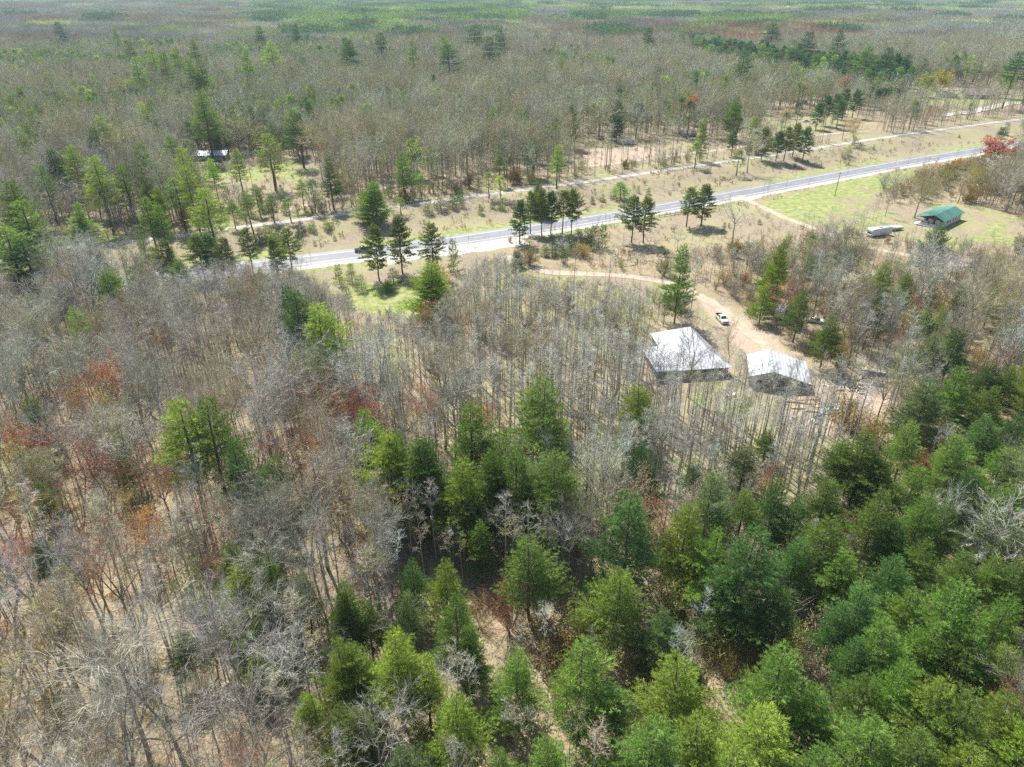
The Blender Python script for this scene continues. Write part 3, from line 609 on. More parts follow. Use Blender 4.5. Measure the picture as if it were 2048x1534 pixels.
BUDS = """bud 175 715 14 4.4 orange;bud 200 712 13 3 red;bud 20 850 12 4 orange;bud 45 860 10 4 red;bud 165 885 12 4.4 pink;bud 15 1060 10 3 red;bud 120 985 11 3.4 rust;bud 255 955 12 4 ochre;bud 285 1030 10 3.4 orange;bud 385 1100 11 3.4 rust;bud 545 870 11 4 red;bud 585 868 11 4.2 rust;bud 655 770 11 3.4 orange;bud 690 785 11 3 red;bud 740 800 11 3 red;bud 765 815 11 2.6 red;bud 826 795 11 3 pink;bud 852 770 11 2.8 red;bud 845 608 8 2.8 red;bud 925 625 8 2.6 orange;bud 958 810 8 2.4 orange;bud 1864 208 13 4.6 red;bud 2004 280 11 7 red;bud 1382 195 14 5 orange;bud 1360 205 12 3.6 ochre;leafy 1690 158 13 3 orange;leafy 825 290 13 5.2 palegreen;leafy 865 300 10 3.4 lime;leafy 1854 150 14 6.4 lime;leafy 1890 148 14 6 yellow;leafy 2018 155 13 6.4 lime;leafy 785 690 10 2.4 white;leafy 795 800 8 2 lime;leafy 1717 238 12 6 tan;bud 1570 215 12 4.4 ochre;bud 1590 185 12 4 tan;bud 1600 140 12 7 palegreen;bud 2032 1375 9 3 red;bud 5 990 9 3 red;bud 300 905 12 4 rust;bud 1335 30 14 6 rust;bushleaf 1345 1185 5 3.4 lime;bushleaf 1440 1258 5 3 lime;bushleaf 1588 1268 5 3 lime;bushleaf 1275 1325 6 4.2 oliveleaf;bushleaf 1105 1262 6 4 ochre;bushleaf 1515 1275 5 3.6 oliveleaf;bushleaf 1400 1225 5 3.4 oliveleaf;bushbare 1625 1185 7 4.4 grey;bushleaf 1668 1240 6 3.8 tan;bushleaf 1725 970 5 2.8 ochre;bushleaf 1650 1320 6 3 tan;bushbare 1722 1390 5 3.4 lilac;bushleaf 1610 1200 5 2.6 ochre;bushleaf 1690 1155 5 3.4 ochre;bushbare 1560 1520 5 3 lilac;bushleaf 1180 1210 6 3.4 oliveleaf;bushbare 1020 1180 8 4.6 rust;bushleaf 1150 1250 4 2.4 lime;bushleaf 880 540 9 3 ochre;bushleaf 1165 492 4 3.4 ochre;bushleaf 1060 500 5 4 oliveleaf;bushleaf 1700 800 6 4 ochre;bushleaf 1720 820 6 4 tan;bushleaf 1760 850 5 4 ochre;bushbare 1700 310 5 4 brown;bushbare 1690 300 4 3.4 olive;bushbare 1775 345 7 4 grey;bushbare 1800 342 7 5 grey;bushbare 1830 350 7 5 olive;leafy 1860 362 8 4 oliveleaf;bushbare 1900 350 7 5 brown;bushbare 1650 335 0.1 .1 grey"""
BARE = """oak 655 1135 19 6.8 tan;vase 125 1310 17 4.4 pale;oak 300 1520 20 7 grey;vase 385 1560 21 6.4 grey;oak 560 1240 15 5 grey;vase 470 1390 14 3.4 pale;vase 1465 486 13 5.4 grey;vase 1376 795 18 3.6 dark;vase 1455 742 11 2.4 dark;oak 1494 346 17 7 grey;vase 936 370 21 6.6 grey;vase 962 344 19 4.6 grey;vase 1176 268 21 7 grey;vase 1274 312 17 4 brown;oak 1316 333 13 3.8 grey;oak 1255 320 13 4.4 brown;vase 1990 222 15 6 grey;vase 1770 433 12 2.6 dark;vase 1755 420 12 2.4 dark;vase 1745 440 8 2 grey;oak 555 385 16 7 brown;vase 470 392 13 3 pale;vase 505 372 14 4.4 grey;vase 672 385 20 7 grey;oak 345 905 17 5 grey;oak 540 905 15 6 brown;vase 395 940 16 4 grey;oak 130 860 17 5 grey;oak 205 880 17 5 brown;vase 1850 1120 14 2 pale;vase 1960 1180 14 5 grey;vase 730 980 13 3 dark;oak 1000 350 0.1 .1 grey;oak 660 1300 14 4 dark;vase 870 1420 9 2.6 pale;oak 770 1580 11 5 grey;oak 560 1330 12 4 pale;oak 190 560 13 6 dark;oak 300 540 12 6 dark;oak 95 545 11 5 olive;vase 1660 490 9 3 grey;vase 1690 495 10 4 grey;vase 1720 478 10 3.4 grey;vase 1640 500 9 3 brown;oak 1828 436 14 6.4 olive;oak 1625 300 8 2 grey;oak 1660 325 7 1.6 grey;oak 1420 352 8 2.6 grey"""
PINES = PINES.replace('745 362 15 6 g;1467 205 12 6.6 g', '')
for u_, v_, h_, r_, c_ in ((745, 362, 16.5, 9.0, 'g'), (1467, 205, 14, 8, 'g'), (1243, 365, 7, 5, 'g'), (865, 527, 17, 9.6, 'y'), (1080, 364, 14, 6, 'd')): top('fullpine', u_, v_, h_, r_, c_)
for k, S_ in (('pine', PINES), ('slimpine', SLIM), ('redpine', REDP), ('young', YOUNG)):
    for t in S_.replace('\n', ';').split(';'):
        if t.strip():
            u_, v_, h_, r_, c_ = t.split(); hm_, rm_ = (max(1.35, 37 / float(h_) if float(v_) < 125 and float(h_) > 15 else 0), 1.45 if float(v_) < 125 else 1.15) if k == 'slimpine' else ((1.2, 1.45) if k == 'pine' and float(v_) < 930 and float(u_) < 1500 else (.98, .97) if k == 'pine' else (1.06, 1.03)); top(k, float(u_), float(v_), float(h_) * hm_, float(r_) * rm_, c_)
for t in BUDS.split(';'):
    k, u_, v_, h_, r_, c_ = t.split()
    if k in ('bud', 'leafy') and float(v_) < 370 and (c_ in ('yellow', 'lime', 'palegreen', 'orange') or float(r_) >= 7): k, c_ = 'leafbig', ('pink' if float(r_) >= 7 and c_ == 'red' else c_)
    if float(h_) > 1: top(k, float(u_), float(v_), float(h_) * (1.15 if 'bush' not in k else 1), float(r_), c_)
for t in BARE.split(';'):
    k, u_, v_, h_, r_, c_ = t.split()
    if float(h_) > 1: base(k, float(u_), float(v_), float(h_) * 1.2, float(r_) * 1.1, c_)
# the long red pine plantation, two ragged rows
for i in range(165):
    f = i / 164; u_ = 1366 + 446 * f + random.uniform(-4, 4); v_ = 112 + 66 * f ** .9 + random.choice((-10, -2, 5, 11)) + random.uniform(-2, 2)
    base('redpine', u_, v_, random.uniform(18, 24), random.uniform(4, 5.2), random.choice('ddot'))

# ------------------------------------------------------------------ random woods, laid out by the place's zones
PN = [(600, 2400), (640, 1640), (700, 1420), (760, 1300), (850, 1200), (960, 1180), (1120, 1200), (1260, 1180), (1400, 1130), (1500, 1060), (1620, 1000), (1700, 960), (1740, 900), (1860, 840), (2100, 800), (2600, 900), (3200, 2400)]
PSX = [(690, 665), (780, 640), (900, 640), (930, 560), (1030, 545), (1345, 560), (1350, 640), (1290, 650), (1275, 785), (1480, 800), (1530, 800), (1640, 850), (1720, 860), (1690, 960), (1500, 1040), (1330, 1080), (1170, 1040), (1040, 1000), (960, 920), (880, 860), (690, 800)]
RM = [(1440, 600), (1420, 570), (1400, 500), (1560, 485), (1660, 480), (1780, 520), (1900, 545), (2000, 520), (2050, 490), (2400, 500), (2600, 860), (2100, 800), (1860, 840), (1760, 760), (1680, 745), (1600, 720), (1530, 660)]
RU = [(1800, 370), (1860, 332), (2060, 300), (2500, 260), (2600, 500), (2060, 430), (1960, 405), (1870, 398), (1770, 400)]
K_ROAD = [(340, 520), (219, 497), (340, 470), (600, 432), (1000, 385), (1230, 350), (1560, 300), (1850, 262), (2048, 232), (2048, 300), (1930, 318), (1800, 345), (1740, 400), (1850, 398), (1960, 405), (2048, 430), (2048, 490), (1960, 480), (1900, 470), (1850, 478), (1800, 475), (1730, 470), (1700, 440), (1600, 462), (1500, 480), (1330, 498), (1200, 490), (1010, 500), (900, 540), (890, 590), (840, 618), (720, 615), (640, 560), (590, 530), (470, 520)]
K_DRIVE = [(1385, 580), (1440, 590), (1560, 690), (1500, 700), (1425, 655)]; K_ROOF = [(1285, 660), (1400, 655), (1460, 735), (1450, 765), (1310, 765)]; K_GAR = [(1490, 705), (1540, 700), (1620, 735), (1600, 790), (1500, 770)]
K_BEND = [(1040, 530), (1060, 518), (1180, 528), (1300, 538), (1385, 565), (1385, 590), (1340, 575), (1200, 556), (1060, 552)]; K_LONG = [(380, 290), (460, 290), (560, 330), (640, 320), (640, 345), (540, 375), (400, 360)]; K_YARD = [(1150, 285), (1290, 262), (1320, 310), (1170, 330)]; K_FAR = [(1800, 165), (2048, 165), (2048, 205), (1850, 205)]; K_FR = [(1540, 225), (1640, 215), (1720, 250), (1640, 275), (1560, 270)]
KEEP = [K_ROAD, K_DRIVE, K_BEND, K_ROOF, K_GAR, K_LONG, K_YARD, K_FAR, K_FR]; KEEP_P = [K_ROAD, K_LONG, K_DRIVE, K_BEND]
NC = [CLEAR_L, DRYLAWN, LAWN_R, HOUSE_LOT, CLEAR_W, CLEAR_C, CLEAR_FR, CLEAR_FAR]
FMAX = 950.0
def cands(s, ymin=34, ymax=FMAX, margin=.80, seed=1):
    g = np.random.default_rng(seed); w_ = margin * ymax
    X, Y = np.meshgrid(np.arange(-w_, w_, s), np.arange(ymin, ymax, s)); X, Y = X.ravel(), Y.ravel()
    X = X + g.uniform(-.46, .46, len(X)) * s; Y = Y + g.uniform(-.46, .46, len(Y)) * s
    u, v, ax = project(X, Y, height(X, Y))
    m = (np.abs(X) < margin * ax * .92 + 12) & (Y > ymin)
    return X[m], Y[m], u[m], v[m], g
def zones(X, Y, u, v):
    dr, s = poly_dist(X, Y, road_w); dt, st = poly_dist(X, Y, trail_w)
    beyond = (st > 0) & (dt > 4)
    z = {'beyond': beyond, 'dt': dt, 'dr': dr}
    clear = (s > 0) & ~beyond | (s < 0) & (dr < 9)
    for P in NC: clear |= inpoly(u, v, P)
    for nm in ("dirt_track", "track_spur", "house_drive", "cabin_drive", "pale_gravel_lane", "farm_lane"):
        P = DR[nm]; clear |= poly_dist(X, Y, P)[0] < 3.2
    z['clear'] = clear; z['near'] = (s < 0)
    z['pn'] = inpoly(u, v, PN) & ~clear; z['ps'] = inpoly(u, v, PSX) & ~clear; z['rm'] = inpoly(u, v, RM) & ~clear & ~z['pn']; z['ru'] = inpoly(u, v, RU) & ~clear
    z['hl'] = z['near'] & ~clear & ~z['pn'] & ~z['ps'] & ~z['rm'] & ~z['ru']
    return z
DR = {}
for nm in ("dirt_track", "track_spur", "house_drive", "cabin_drive", "pale_gravel_lane", "farm_lane"):
    o = bpy.data.objects[nm]; V = np.empty(len(o.data.vertices) * 3, np.float32); o.data.vertices.foreach_get("co", V); V = V.reshape(-1, 5, 3); DR[nm] = V[::2, 2, :2].astype(float)
hand_xy = {}
for k, x, y, h, r, c_, _ in REC: hand_xy.setdefault('conifer' if k in ('pine', 'slimpine', 'redpine', 'young', 'fullpine') else 'other', []).append((x, y, r))
HC = np.array(hand_xy['conifer']); HO = np.array(hand_xy['other'])
def far_from(X, Y, H_, f=1.0, add=.5):
    ok_ = np.ones(len(X), bool)
    for hx, hy, r in H_: ok_ &= (X - hx) ** 2 + (Y - hy) ** 2 > (r * f + add) ** 2
    return ok_
def scatter(kinds, s, seed, dens, hs, rs, cols, clearc=.8, cleard=.4, ymax=FMAX):
    """kinds: names to draw from; dens(zones, X, Y, u, v) -> probability; cols(X, Y, u, v, g, i) -> colour code"""
    X, Y, u, v, g = cands(s, ymax=ymax, seed=seed); z = zones(X, Y, u, v)
    pr = dens(z, X, Y, u, v); m = g.random(len(X)) < pr
    bey = z['beyond'][m]; X, Y, u, v = X[m], Y[m], u[m], v[m]
    k_ = far_from(X, Y, HC, clearc) & far_from(X, Y, HO, cleard); X, Y, u, v = X[k_], Y[k_], u[k_], v[k_]
    hh = g.uniform(*hs, len(X)) * (.9 + .25 * vnoise(X, Y, 60, seed)) * np.where(bey[k_] & (hs[0] > 12), 1.12, 1.0); rr = hh * g.uniform(*rs, len(X))
    Zg = height(X, Y); keep = np.ones(len(X), bool); isp = kinds[0] == 'pole'
    for att in range(3):                                    # low growth only where the road, lawns and roofs stay in sight
        bad = np.zeros(len(X), bool)
        for fr in (1.0, .8, .55, .3):
            tu, tv, _ = project(X, Y, Zg + hh * fr)
            for P in (KEEP if not isp else KEEP_P): bad |= inpoly(tu, tv, P)
        if kinds[0] != 'pine':                         # nor in front of a pine that stands out
            tu, tv, ta = project(X, Y, Zg + hh * .8)
            near_ = np.where(ta < 1100)[0]
            for (qu, qv0, qv1, qa, qr) in HPX + HPB:
                k2 = near_[(np.abs(tu[near_] - qu) < qr) & (tv[near_] > qv0 - 10) & (tv[near_] < qv1) & (ta[near_] < qa + 2)]; bad[k2] = True
        else:
            for fr in (.9, .65, .4):
                tu, tv, ta = project(X, Y, Zg + hh * fr)
                for (qu, qv0, qv1, qa, qr) in HPB: bad |= (np.abs(tu - qu) < qr + rr * FPX / ta * .5) & (tv > qv0 - 4) & (tv < qv1 + 6) & (ta < qa + 2)
        if att < 2: sc_ = np.where(bad, .62, 1.0); hh, rr = hh * sc_, rr * sc_
    keep = ~bad | (g.random(len(X)) < (.42 if isp else .08)); X, Y, u, v, hh, rr = X[keep], Y[keep], u[keep], v[keep], hh[keep], rr[keep]
    cc = cols(X, Y, u, v, g)
    for i in range(len(X)): put(kinds[int(g.integers(len(kinds)))], X[i], Y[i], hh[i], rr[i], cc[i], 0)
HPX, HPB = [], []
for k, x, y, h, r, c_, _ in REC:
    if k in ('pine', 'slimpine', 'redpine', 'fullpine', 'bud', 'leafy', 'leafbig') or (k in ('oak', 'vase') and h > 20):
        z_ = float(height(np.array([x]), np.array([y]))[0]); u1, v1, a1 = project(x, y, z_ + h); u0, v0, a0 = project(x, y, z_ + h * .35)
        if k in ('bud', 'leafy') and v1 > 600: HPB.append((float(u1), float(v1), float(v0), float(a0), r * FPX / float(a0) * .7))
        if a0 < 1100: HPX.append((float(u1 + u0) / 2, float(v1), float(v1 + (v0 - v1) * .85), float(a0), r * FPX / float(a0) * .8))
for k, x, y, h, r, c_, _ in REC:
    if 'bush' in k:
        z_ = float(height(np.array([x]), np.array([y]))[0]); u1, v1, a1 = project(x, y, z_ + h); u0, v0, a0 = project(x, y, z_); HPB.append((float(u1), float(v1), float(v0), float(a0), r * FPX / float(a0) * .8))
def pick(g, n_, names, p): return [names[i] for i in g.choice(len(names), n_, p=np.array(p) / sum(p))]
# evergreens
def d_pine(z, X, Y, u, v):
    cl = vnoise(X, Y, 70, 41); left = sstep(900, 300, u)
    far = np.clip(.03 + .50 * left * sstep(.34, .60, cl) * sstep(40, 150, v) + .16 * sstep(.58, .75, cl), 0, 1)
    far = np.where(inpoly(u, v, [(1180, 210), (1560, 150), (1760, 180), (1760, 250), (1500, 300), (1200, 280)]), .10, far)
    far = np.where((u > 1400) & (v < 110) & (v > 50), .12 * (cl > .5), far)
    far = np.where(inpoly(u, v, [(560, 48), (700, 44), (1000, 58), (1020, 85), (760, 88), (560, 66)]), .75, far)
    p_ = np.where(z['beyond'], far, 0)
    p_ = np.where(z['pn'], np.where(u < 1480, .38, .42), p_); p_ = np.where(z['rm'], .03, p_); p_ = np.where(z['hl'], .03, p_); p_ = np.where(z['ru'], .06, p_); p_ = np.where(z['ps'], .006, p_)
    return p_ * ~z['clear']
def c_pine(X, Y, u, v, g):
    nzz = vnoise(X, Y, 25, 51); out = []
    for i in range(len(X)):
        lo = v[i] > 1250
        out.append(pick(g, 1, ['g', 'y', 'b', 't', 'd', 'p'], [5, 5 if lo else 1.5, 2 if nzz[i] > .5 else .6, 1.4, .3 if lo else 1.6, .4])[0])
    return out
scatter(['pine', 'pine', 'pine', 'slimpine'], 6.6, 61, d_pine, (14, 20.5), (.21, .28), c_pine, clearc=.95, cleard=.7)
# big bare hardwoods
def d_bare(z, X, Y, u, v):
    p_ = np.where(z['beyond'], np.where(z['dt'] < 18, .28, .86), 0)
    p_ = np.where(inpoly(u, v, [(1500, 250), (1560, 170), (1820, 190), (1850, 215), (1800, 260)]), .5 * (p_ > 0), p_)
    p_ = np.where(z['hl'], .66, p_); p_ = np.where(z['hl'] & (v < 800), .85, p_); p_ = np.where(z['pn'], .05, p_); p_ = np.where(z['rm'], .28, p_); p_ = np.where(z['ru'], .55, p_); p_ = np.where(z['ps'], .05, p_)
    return p_ * ~z['clear']
def c_bare(X, Y, u, v, g):
    nzz = vnoise(X, Y, 45, 55) * .7 + g.random(len(X)) * .3; out = []
    for i in range(len(X)):
        q = nzz[i]; f = v[i] < 560
        if f: w_ = [3, .8, 1.8 if q > .45 else .9, 2.6 if q > .6 else .8, 2.6 if q < .5 else 1.0, 2.2 if q < .5 else .8, .9]
        elif u[i] > 1400: w_ = [2, .8, 3, 1.2, .8, 1, .3]
        elif v[i] > 1000: w_ = [2.4, .9, 1.4, 2.2, .4, .4, .3]
        elif v[i] < 700: w_ = [4, 1.6, 1, .6, .8, 1.4, .3]
        else: w_ = [2.4, .7, 1.4, 2, 1.4, .4, .3]
        out.append(pick(g, 1, list(TH), w_)[0])
    return out
scatter(['vase', 'oak', 'vase'], 6.1, 62, d_bare, (15.5, 22), (.22, .31), c_bare, clearc=.35, cleard=.45)
# slender trees
def d_pole(z, X, Y, u, v):
    p_ = np.where(z['beyond'] & (z['dt'] < 70), .14, 0); p_ = np.where(z['beyond'] & (z['dt'] >= 70) & (z['dt'] < 260), .05, p_)
    p_ = np.where(z['ps'], .58, p_); p_ = np.where(z['ps'] & (u > 1100) & (v > 780), .85, p_); p_ = np.where(z['hl'], .33, p_); p_ = np.where(z['rm'], .12, p_); p_ = np.where(z['pn'], np.where(u < 1480, .14, .05), p_); p_ = np.where(z['ru'], .1, p_)
    return p_ * ~z['clear']
def c_pole(X, Y, u, v, g):
    out = []
    for i in range(len(X)):
        w_ = [4, 3.2, .3, .5, .3, .5, .8] if 560 < v[i] < 1080 and u[i] > 690 else [2.6, .7, 1.6, 1.6, .8, .4, .6]
        out.append(pick(g, 1, list(TH), w_)[0])
    return out
scatter(['pole'], 2.25, 63, d_pole, (13, 19.5), (.10, .145), c_pole, clearc=.3, cleard=.15, ymax=560)
# budding trees
def d_bud(z, X, Y, u, v):
    q = vnoise(X, Y, 22, 71)
    p_ = np.where(z['beyond'], .035 + .28 * (q > .70) * (v < 130), 0); p_ = np.where(z['hl'], .15 + .2 * (q > .7) + .22 * ((u < 330) & (v > 760)), p_)
    p_ = np.where(z['ps'], .10, p_); p_ = np.where(z['rm'], .18, p_); p_ = np.where(z['ru'], .3, p_); p_ = np.where(z['pn'], .03, p_)
    p_ = np.where(inpoly(u, v, [(1260, 60), (1560, 78), (1560, 115), (1300, 105)]), .25, p_)
    return p_ * ~z['clear']
def c_bud(X, Y, u, v, g):
    out = []
    for i in range(len(X)):
        names = ['red', 'orange', 'rust', 'ochre', 'palegreen', 'oliveleaf', 'green', 'tan']
        if 560 < v[i] < 1000 and u[i] > 800: w_ = [.15, .3, .3, 2, 2.2, 2, .8, 1]
        elif v[i] < 140: w_ = [.9, .8, 2, 1.5, 1.2, 1, .1, 1]
        elif v[i] < 520: w_ = [.15, .5, 1, 2.6, 1.6, 2, .4, 1.6]
        elif u[i] < 700 and v[i] > 680: w_ = [1.8, 2.4, 2.2, 1.6, .7, .8, .3, .8]
        else: w_ = [.5, .9, 1.4, 2.2, .8, 1.6, .5, 1.6]
        out.append(pick(g, 1, names, w_)[0])
    return out
scatter(['bud'], 6.5, 64, d_bud, (10, 17), (.19, .26), c_bud, clearc=.4, cleard=.4)
# bushes
def d_bush(z, X, Y, u, v):
    p_ = np.where(z['beyond'] & (z['dt'] < 14), .3, 0); p_ = np.where(z['rm'], .5, p_); p_ = np.where(z['pn'], .62, p_); p_ = np.where(z['hl'], .09, p_); p_ = np.where(z['hl'] & (v < 640), .2, p_); p_ = np.where(z['ps'], .16 * (v < 740), p_); p_ = np.where(z['ru'], .5, p_)
    return p_ * ~z['clear']
def c_bush(X, Y, u, v, g): return pick(g, len(X), ['oliveleaf', 'ochre', 'tan', 'brown', 'grey', 'lime', 'green', 'rust'], [3, 2.6, 2.4, 2, 1.6, 1.1, .8, 1.0])
scatter(['bushbare', 'bushleaf', 'bushbare'], 4.2, 65, d_bush, (3, 6), (.45, .62), c_bush, clearc=.75, cleard=.6, ymax=420)
# small conifers on the edges of the trail
def d_young(z, X, Y, u, v):
    q = vnoise(X, Y, 18, 81)
    p_ = np.where(z['beyond'] & (z['dt'] < 26), .22 * (q > .35) * sstep(1500, 1100, u), 0)
    bank = ~z['near'] & ~z['beyond'] & (z['dr'] > 12) & (z['dt'] > 5)
    p_ = np.where(bank, .07 + .2 * (q > .66), p_)
    p_ = np.where(z['rm'], .03, p_)
    return p_
def c_young(X, Y, u, v, g): return pick(g, len(X), ['g', 'd', 'y', 't'], [3, 1.6, 1, 1])
scatter(['young'], 4.5, 66, d_young, (1.2, 6), (.30, .42), c_young, clearc=.8, cleard=.5, ymax=520)
print("records", len(REC))

KR = dict.fromkeys(VAR, 1.0); KR.update(pine=1.08, fullpine=1.0, slimpine=1.35, redpine=1.2, oak=1.1)
# ------------------------------------------------------------------ split: things (the 300 of a kind that show largest) and the mass behind
NAMES = {'pine': ('pine_tree', 'pine tree'), 'slimpine': ('pine_tree', 'pine tree'), 'fullpine': ('pine_tree', 'pine tree'), 'redpine': ('tall_pine_tree', 'tall pine'), 'young': ('small_conifer', 'small conifer'),
         'oak': ('bare_tree', 'bare tree'), 'vase': ('bare_tree', 'bare tree'), 'pole': ('slender_tree', 'slender tree'), 'bud': ('budding_tree', 'budding tree'), 'leafy': ('budding_tree', 'budding tree'), 'leafbig': ('budding_tree', 'budding tree'),
         'bushbare': ('bush', 'bush'), 'bushleaf': ('bush', 'bush')}
GROUPS = {'pine tree': 'pine trees', 'tall pine': 'tall open-crowned pines', 'small conifer': 'small young conifers', 'bare tree': 'leafless hardwood trees', 'slender tree': 'slender bare pole trees', 'budding tree': 'trees in bud or young leaf', 'bush': 'bushes and brush'}
kx = np.array([r[1] for r in REC]); ky = np.array([r[2] for r in REC]); kh = np.array([r[3] for r in REC]); kz = height(kx, ky)
ub, vb, axb = project(kx, ky, kz); ut, vt, axt = project(kx, ky, kz + kh)
um, vm_, axm = project(kx, ky, kz + kh * .7)
infr = (um > 4) & (um < 2044) & (vt < 1520) & (vm_ > 4) & (vt > -30)
size = kh * FPX / axb + np.array([r[4] for r in REC]) * 1.2 * FPX / axb + np.array([r[6] for r in REC]) * 25
size = np.where(infr & (vb > 4), size, -1)
cats = np.array([NAMES[r[0]][1] for r in REC]); indiv = np.zeros(len(REC), bool)
for c_ in set(cats):
    idx = np.where(cats == c_)[0]; idx = idx[np.argsort(-size[idx])][:298]; indiv[idx[size[idx] > 0]] = True
print("individual", indiv.sum(), "mass", (~indiv).sum())

LAND = [("the white metal-roofed house", 1385, 745), ("the open-fronted garage", 1560, 760), ("the white pickup", 1442, 640), ("the propane tank", 1376, 628),
        ("the scattered firewood", 1725, 765), ("the lumber piles", 1630, 815), ("the parked motorhome", 1765, 468), ("the green-roofed cabin", 1885, 440), ("the utility pole", 1671, 391),
        ("the dark blue truck", 722, 500), ("the wooden rail fence", 1345, 428), ("the white camper", 1255, 285), ("the blue-roofed long house", 420, 318),
        ("the pale car beyond the trail", 1612, 243), ("the brown-roofed house", 1955, 194), ("the shed hidden by pines", 1562, 628), ("the brown shed beyond the trail", 1372, 270),
        ("the highway's cabin driveway mouth", 1480, 398), ("the sandy bend of the house drive", 1050, 535), ("the gravel pull-out", 950, 492), ("the road sign at far left", 190, 570),
        ("the round pine above the highway", 745, 440), ("the tallest pine in the pole stand", 1087, 930), ("the broad pine in the grass clearing", 865, 618), ("the twin pines by the highway", 1278, 495),
        ("the lone bare tree on the lawn", 1465, 485), ("the fallen log", 90, 1275), ("the leaning fallen trunk", 400, 1070), ("the three highway pines", 790, 560), ("the big blue-green pine", 1508, 1260),
        ("the large bare oak", 655, 1135), ("the green lawn behind the house", 1440, 800), ("the tall pine behind the long house", 403, 300), ("the bright yellow tree", 1890, 200),
        ("the photo's lower left corner", 60, 1500), ("the photo's lower right corner", 1980, 1500), ("the photo's bottom middle", 1020, 1520), ("the photo's left edge", 20, 800), ("the photo's right edge", 2020, 640),
        ("the red budding clump at left", 165, 960), ("the pale lane at right", 1975, 546), ("the dark pine plantation", 1590, 165), ("the cluster of red-budded maples", 760, 900), ("the open sandy yard", 1220, 310),
        ("the cluster of pines in front", 820, 1060), ("the pine grove at right", 1850, 950), ("the pine thicket below centre", 1200, 1400), ("the pines above the leaf slope", 480, 1250), ("the dense front pines", 1650, 1350), ("the pole stand's front edge", 1300, 1040),
        ("the left bend of the trail", 120, 500), ("the far hilltop pines", 300, 200), ("the far woods in the middle", 850, 200), ("the woods behind the yard", 1150, 180), ("the upper right woods", 1900, 110), ("the upper left woods", 80, 200), ("the woods above the house", 1000, 620), ("the grey woods at left", 300, 660), ("the brush left of the motorhome", 1600, 520), ("the mixed woods behind the cabin", 1950, 380)]
lw = np.array([at(u, v)[:2] for _, u, v in LAND])
ORD = ['', 'second ', 'third ', 'fourth ', 'fifth ', 'sixth ', 'seventh ', 'eighth ', 'ninth ', 'tenth ', 'eleventh ', 'twelfth ', 'thirteenth ', 'fourteenth ', 'fifteenth ', 'sixteenth ']
def label_all(ids):
    byc = {}
    for i in ids: byc.setdefault(cats[i], []).append(i)
    out, buckets = {}, {}
    for c_, L_ in byc.items():
        hs = np.array([kh[i] for i in L_]); q1, q2 = np.quantile(hs, [.33, .7])
        for i in L_:
            # nearest landmark measured in the picture plane's ground distance
            d = np.hypot(lw[:, 0] - kx[i], lw[:, 1] - ky[i]); j = int(np.argmin(d)); ex, ey = kx[i] - lw[j, 0], ky[i] - lw[j, 1]
            rel = ('behind' if ey > 0 else 'in front of') if abs(ey) > abs(ex) else ('right of' if ex > 0 else 'left of')
            sz = 'tall' if kh[i] > q2 else ('low' if kh[i] < q1 else 'mid-height')
            if c_ == 'tall pine': sz = 'open-crowned ' + ('tall' if kh[i] > q2 else 'shorter')
            wd = ''
            look = f"{sz} {COLW[REC[i][5]]} {c_}"
            buckets.setdefault((look, j, rel), []).append((d[j], i))
    for (look, j, rel), L_ in buckets.items():
        L_.sort()
        for k, (dd, i) in enumerate(L_):
            o_ = ORD[k] if k < len(ORD) else f"{k+1}th "
            w_l = f"{look}, {o_}nearest {rel} {LAND[j][0]}"
            if len(w_l.split()) > 16: look = look.replace('open-crowned ', '').replace('mid-height ', 'mid-size ').replace(' budded', '').replace(' leafing', '').replace(' leafed', '')
            out[i] = f"{look}, {o_}nearest {rel} {LAND[j][0]}" if len(L_) > 1 or True else f"{look} {rel} {LAND[j][0]}"
    return out
ids = np.where(indiv)[0]; labels = label_all(ids); grnd = np.random.default_rng(99)
BEY = np.ones(3)
def jtint(c_, g): t = np.array(ALLT[c_]); return t * BEY * g.uniform(.76, 1.22) * g.uniform(.94, 1.06, 3)
for i in ids:
    k, x, y, h, r, cc, hd = REC[i]; nm, ct = NAMES[k]
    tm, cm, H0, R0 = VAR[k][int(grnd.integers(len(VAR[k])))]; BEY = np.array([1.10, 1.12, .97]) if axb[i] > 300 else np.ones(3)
    e = bpy.data.objects.new(nm, None); e.empty_display_size = .1; col.objects.link(e)
    e.location = (x, y, float(kz[i]) - .05); e.rotation_euler = (0, 0, grnd.random() * 6.28); e.scale = (r * KR[k] / R0, r * KR[k] / R0, h / H0)
    tag(e, labels[i], ct, GROUPS[ct]); tn = [float(q) * (1.25 if k in ('redpine', 'fullpine') else 1) for q in jtint(cc, grnd)]
    for me_, pn in ((tm, 'trunk'), (cm, 'crown')):
        o = bpy.data.objects.new(pn, me_); col.objects.link(o); o.parent = e; o["tint"] = tn

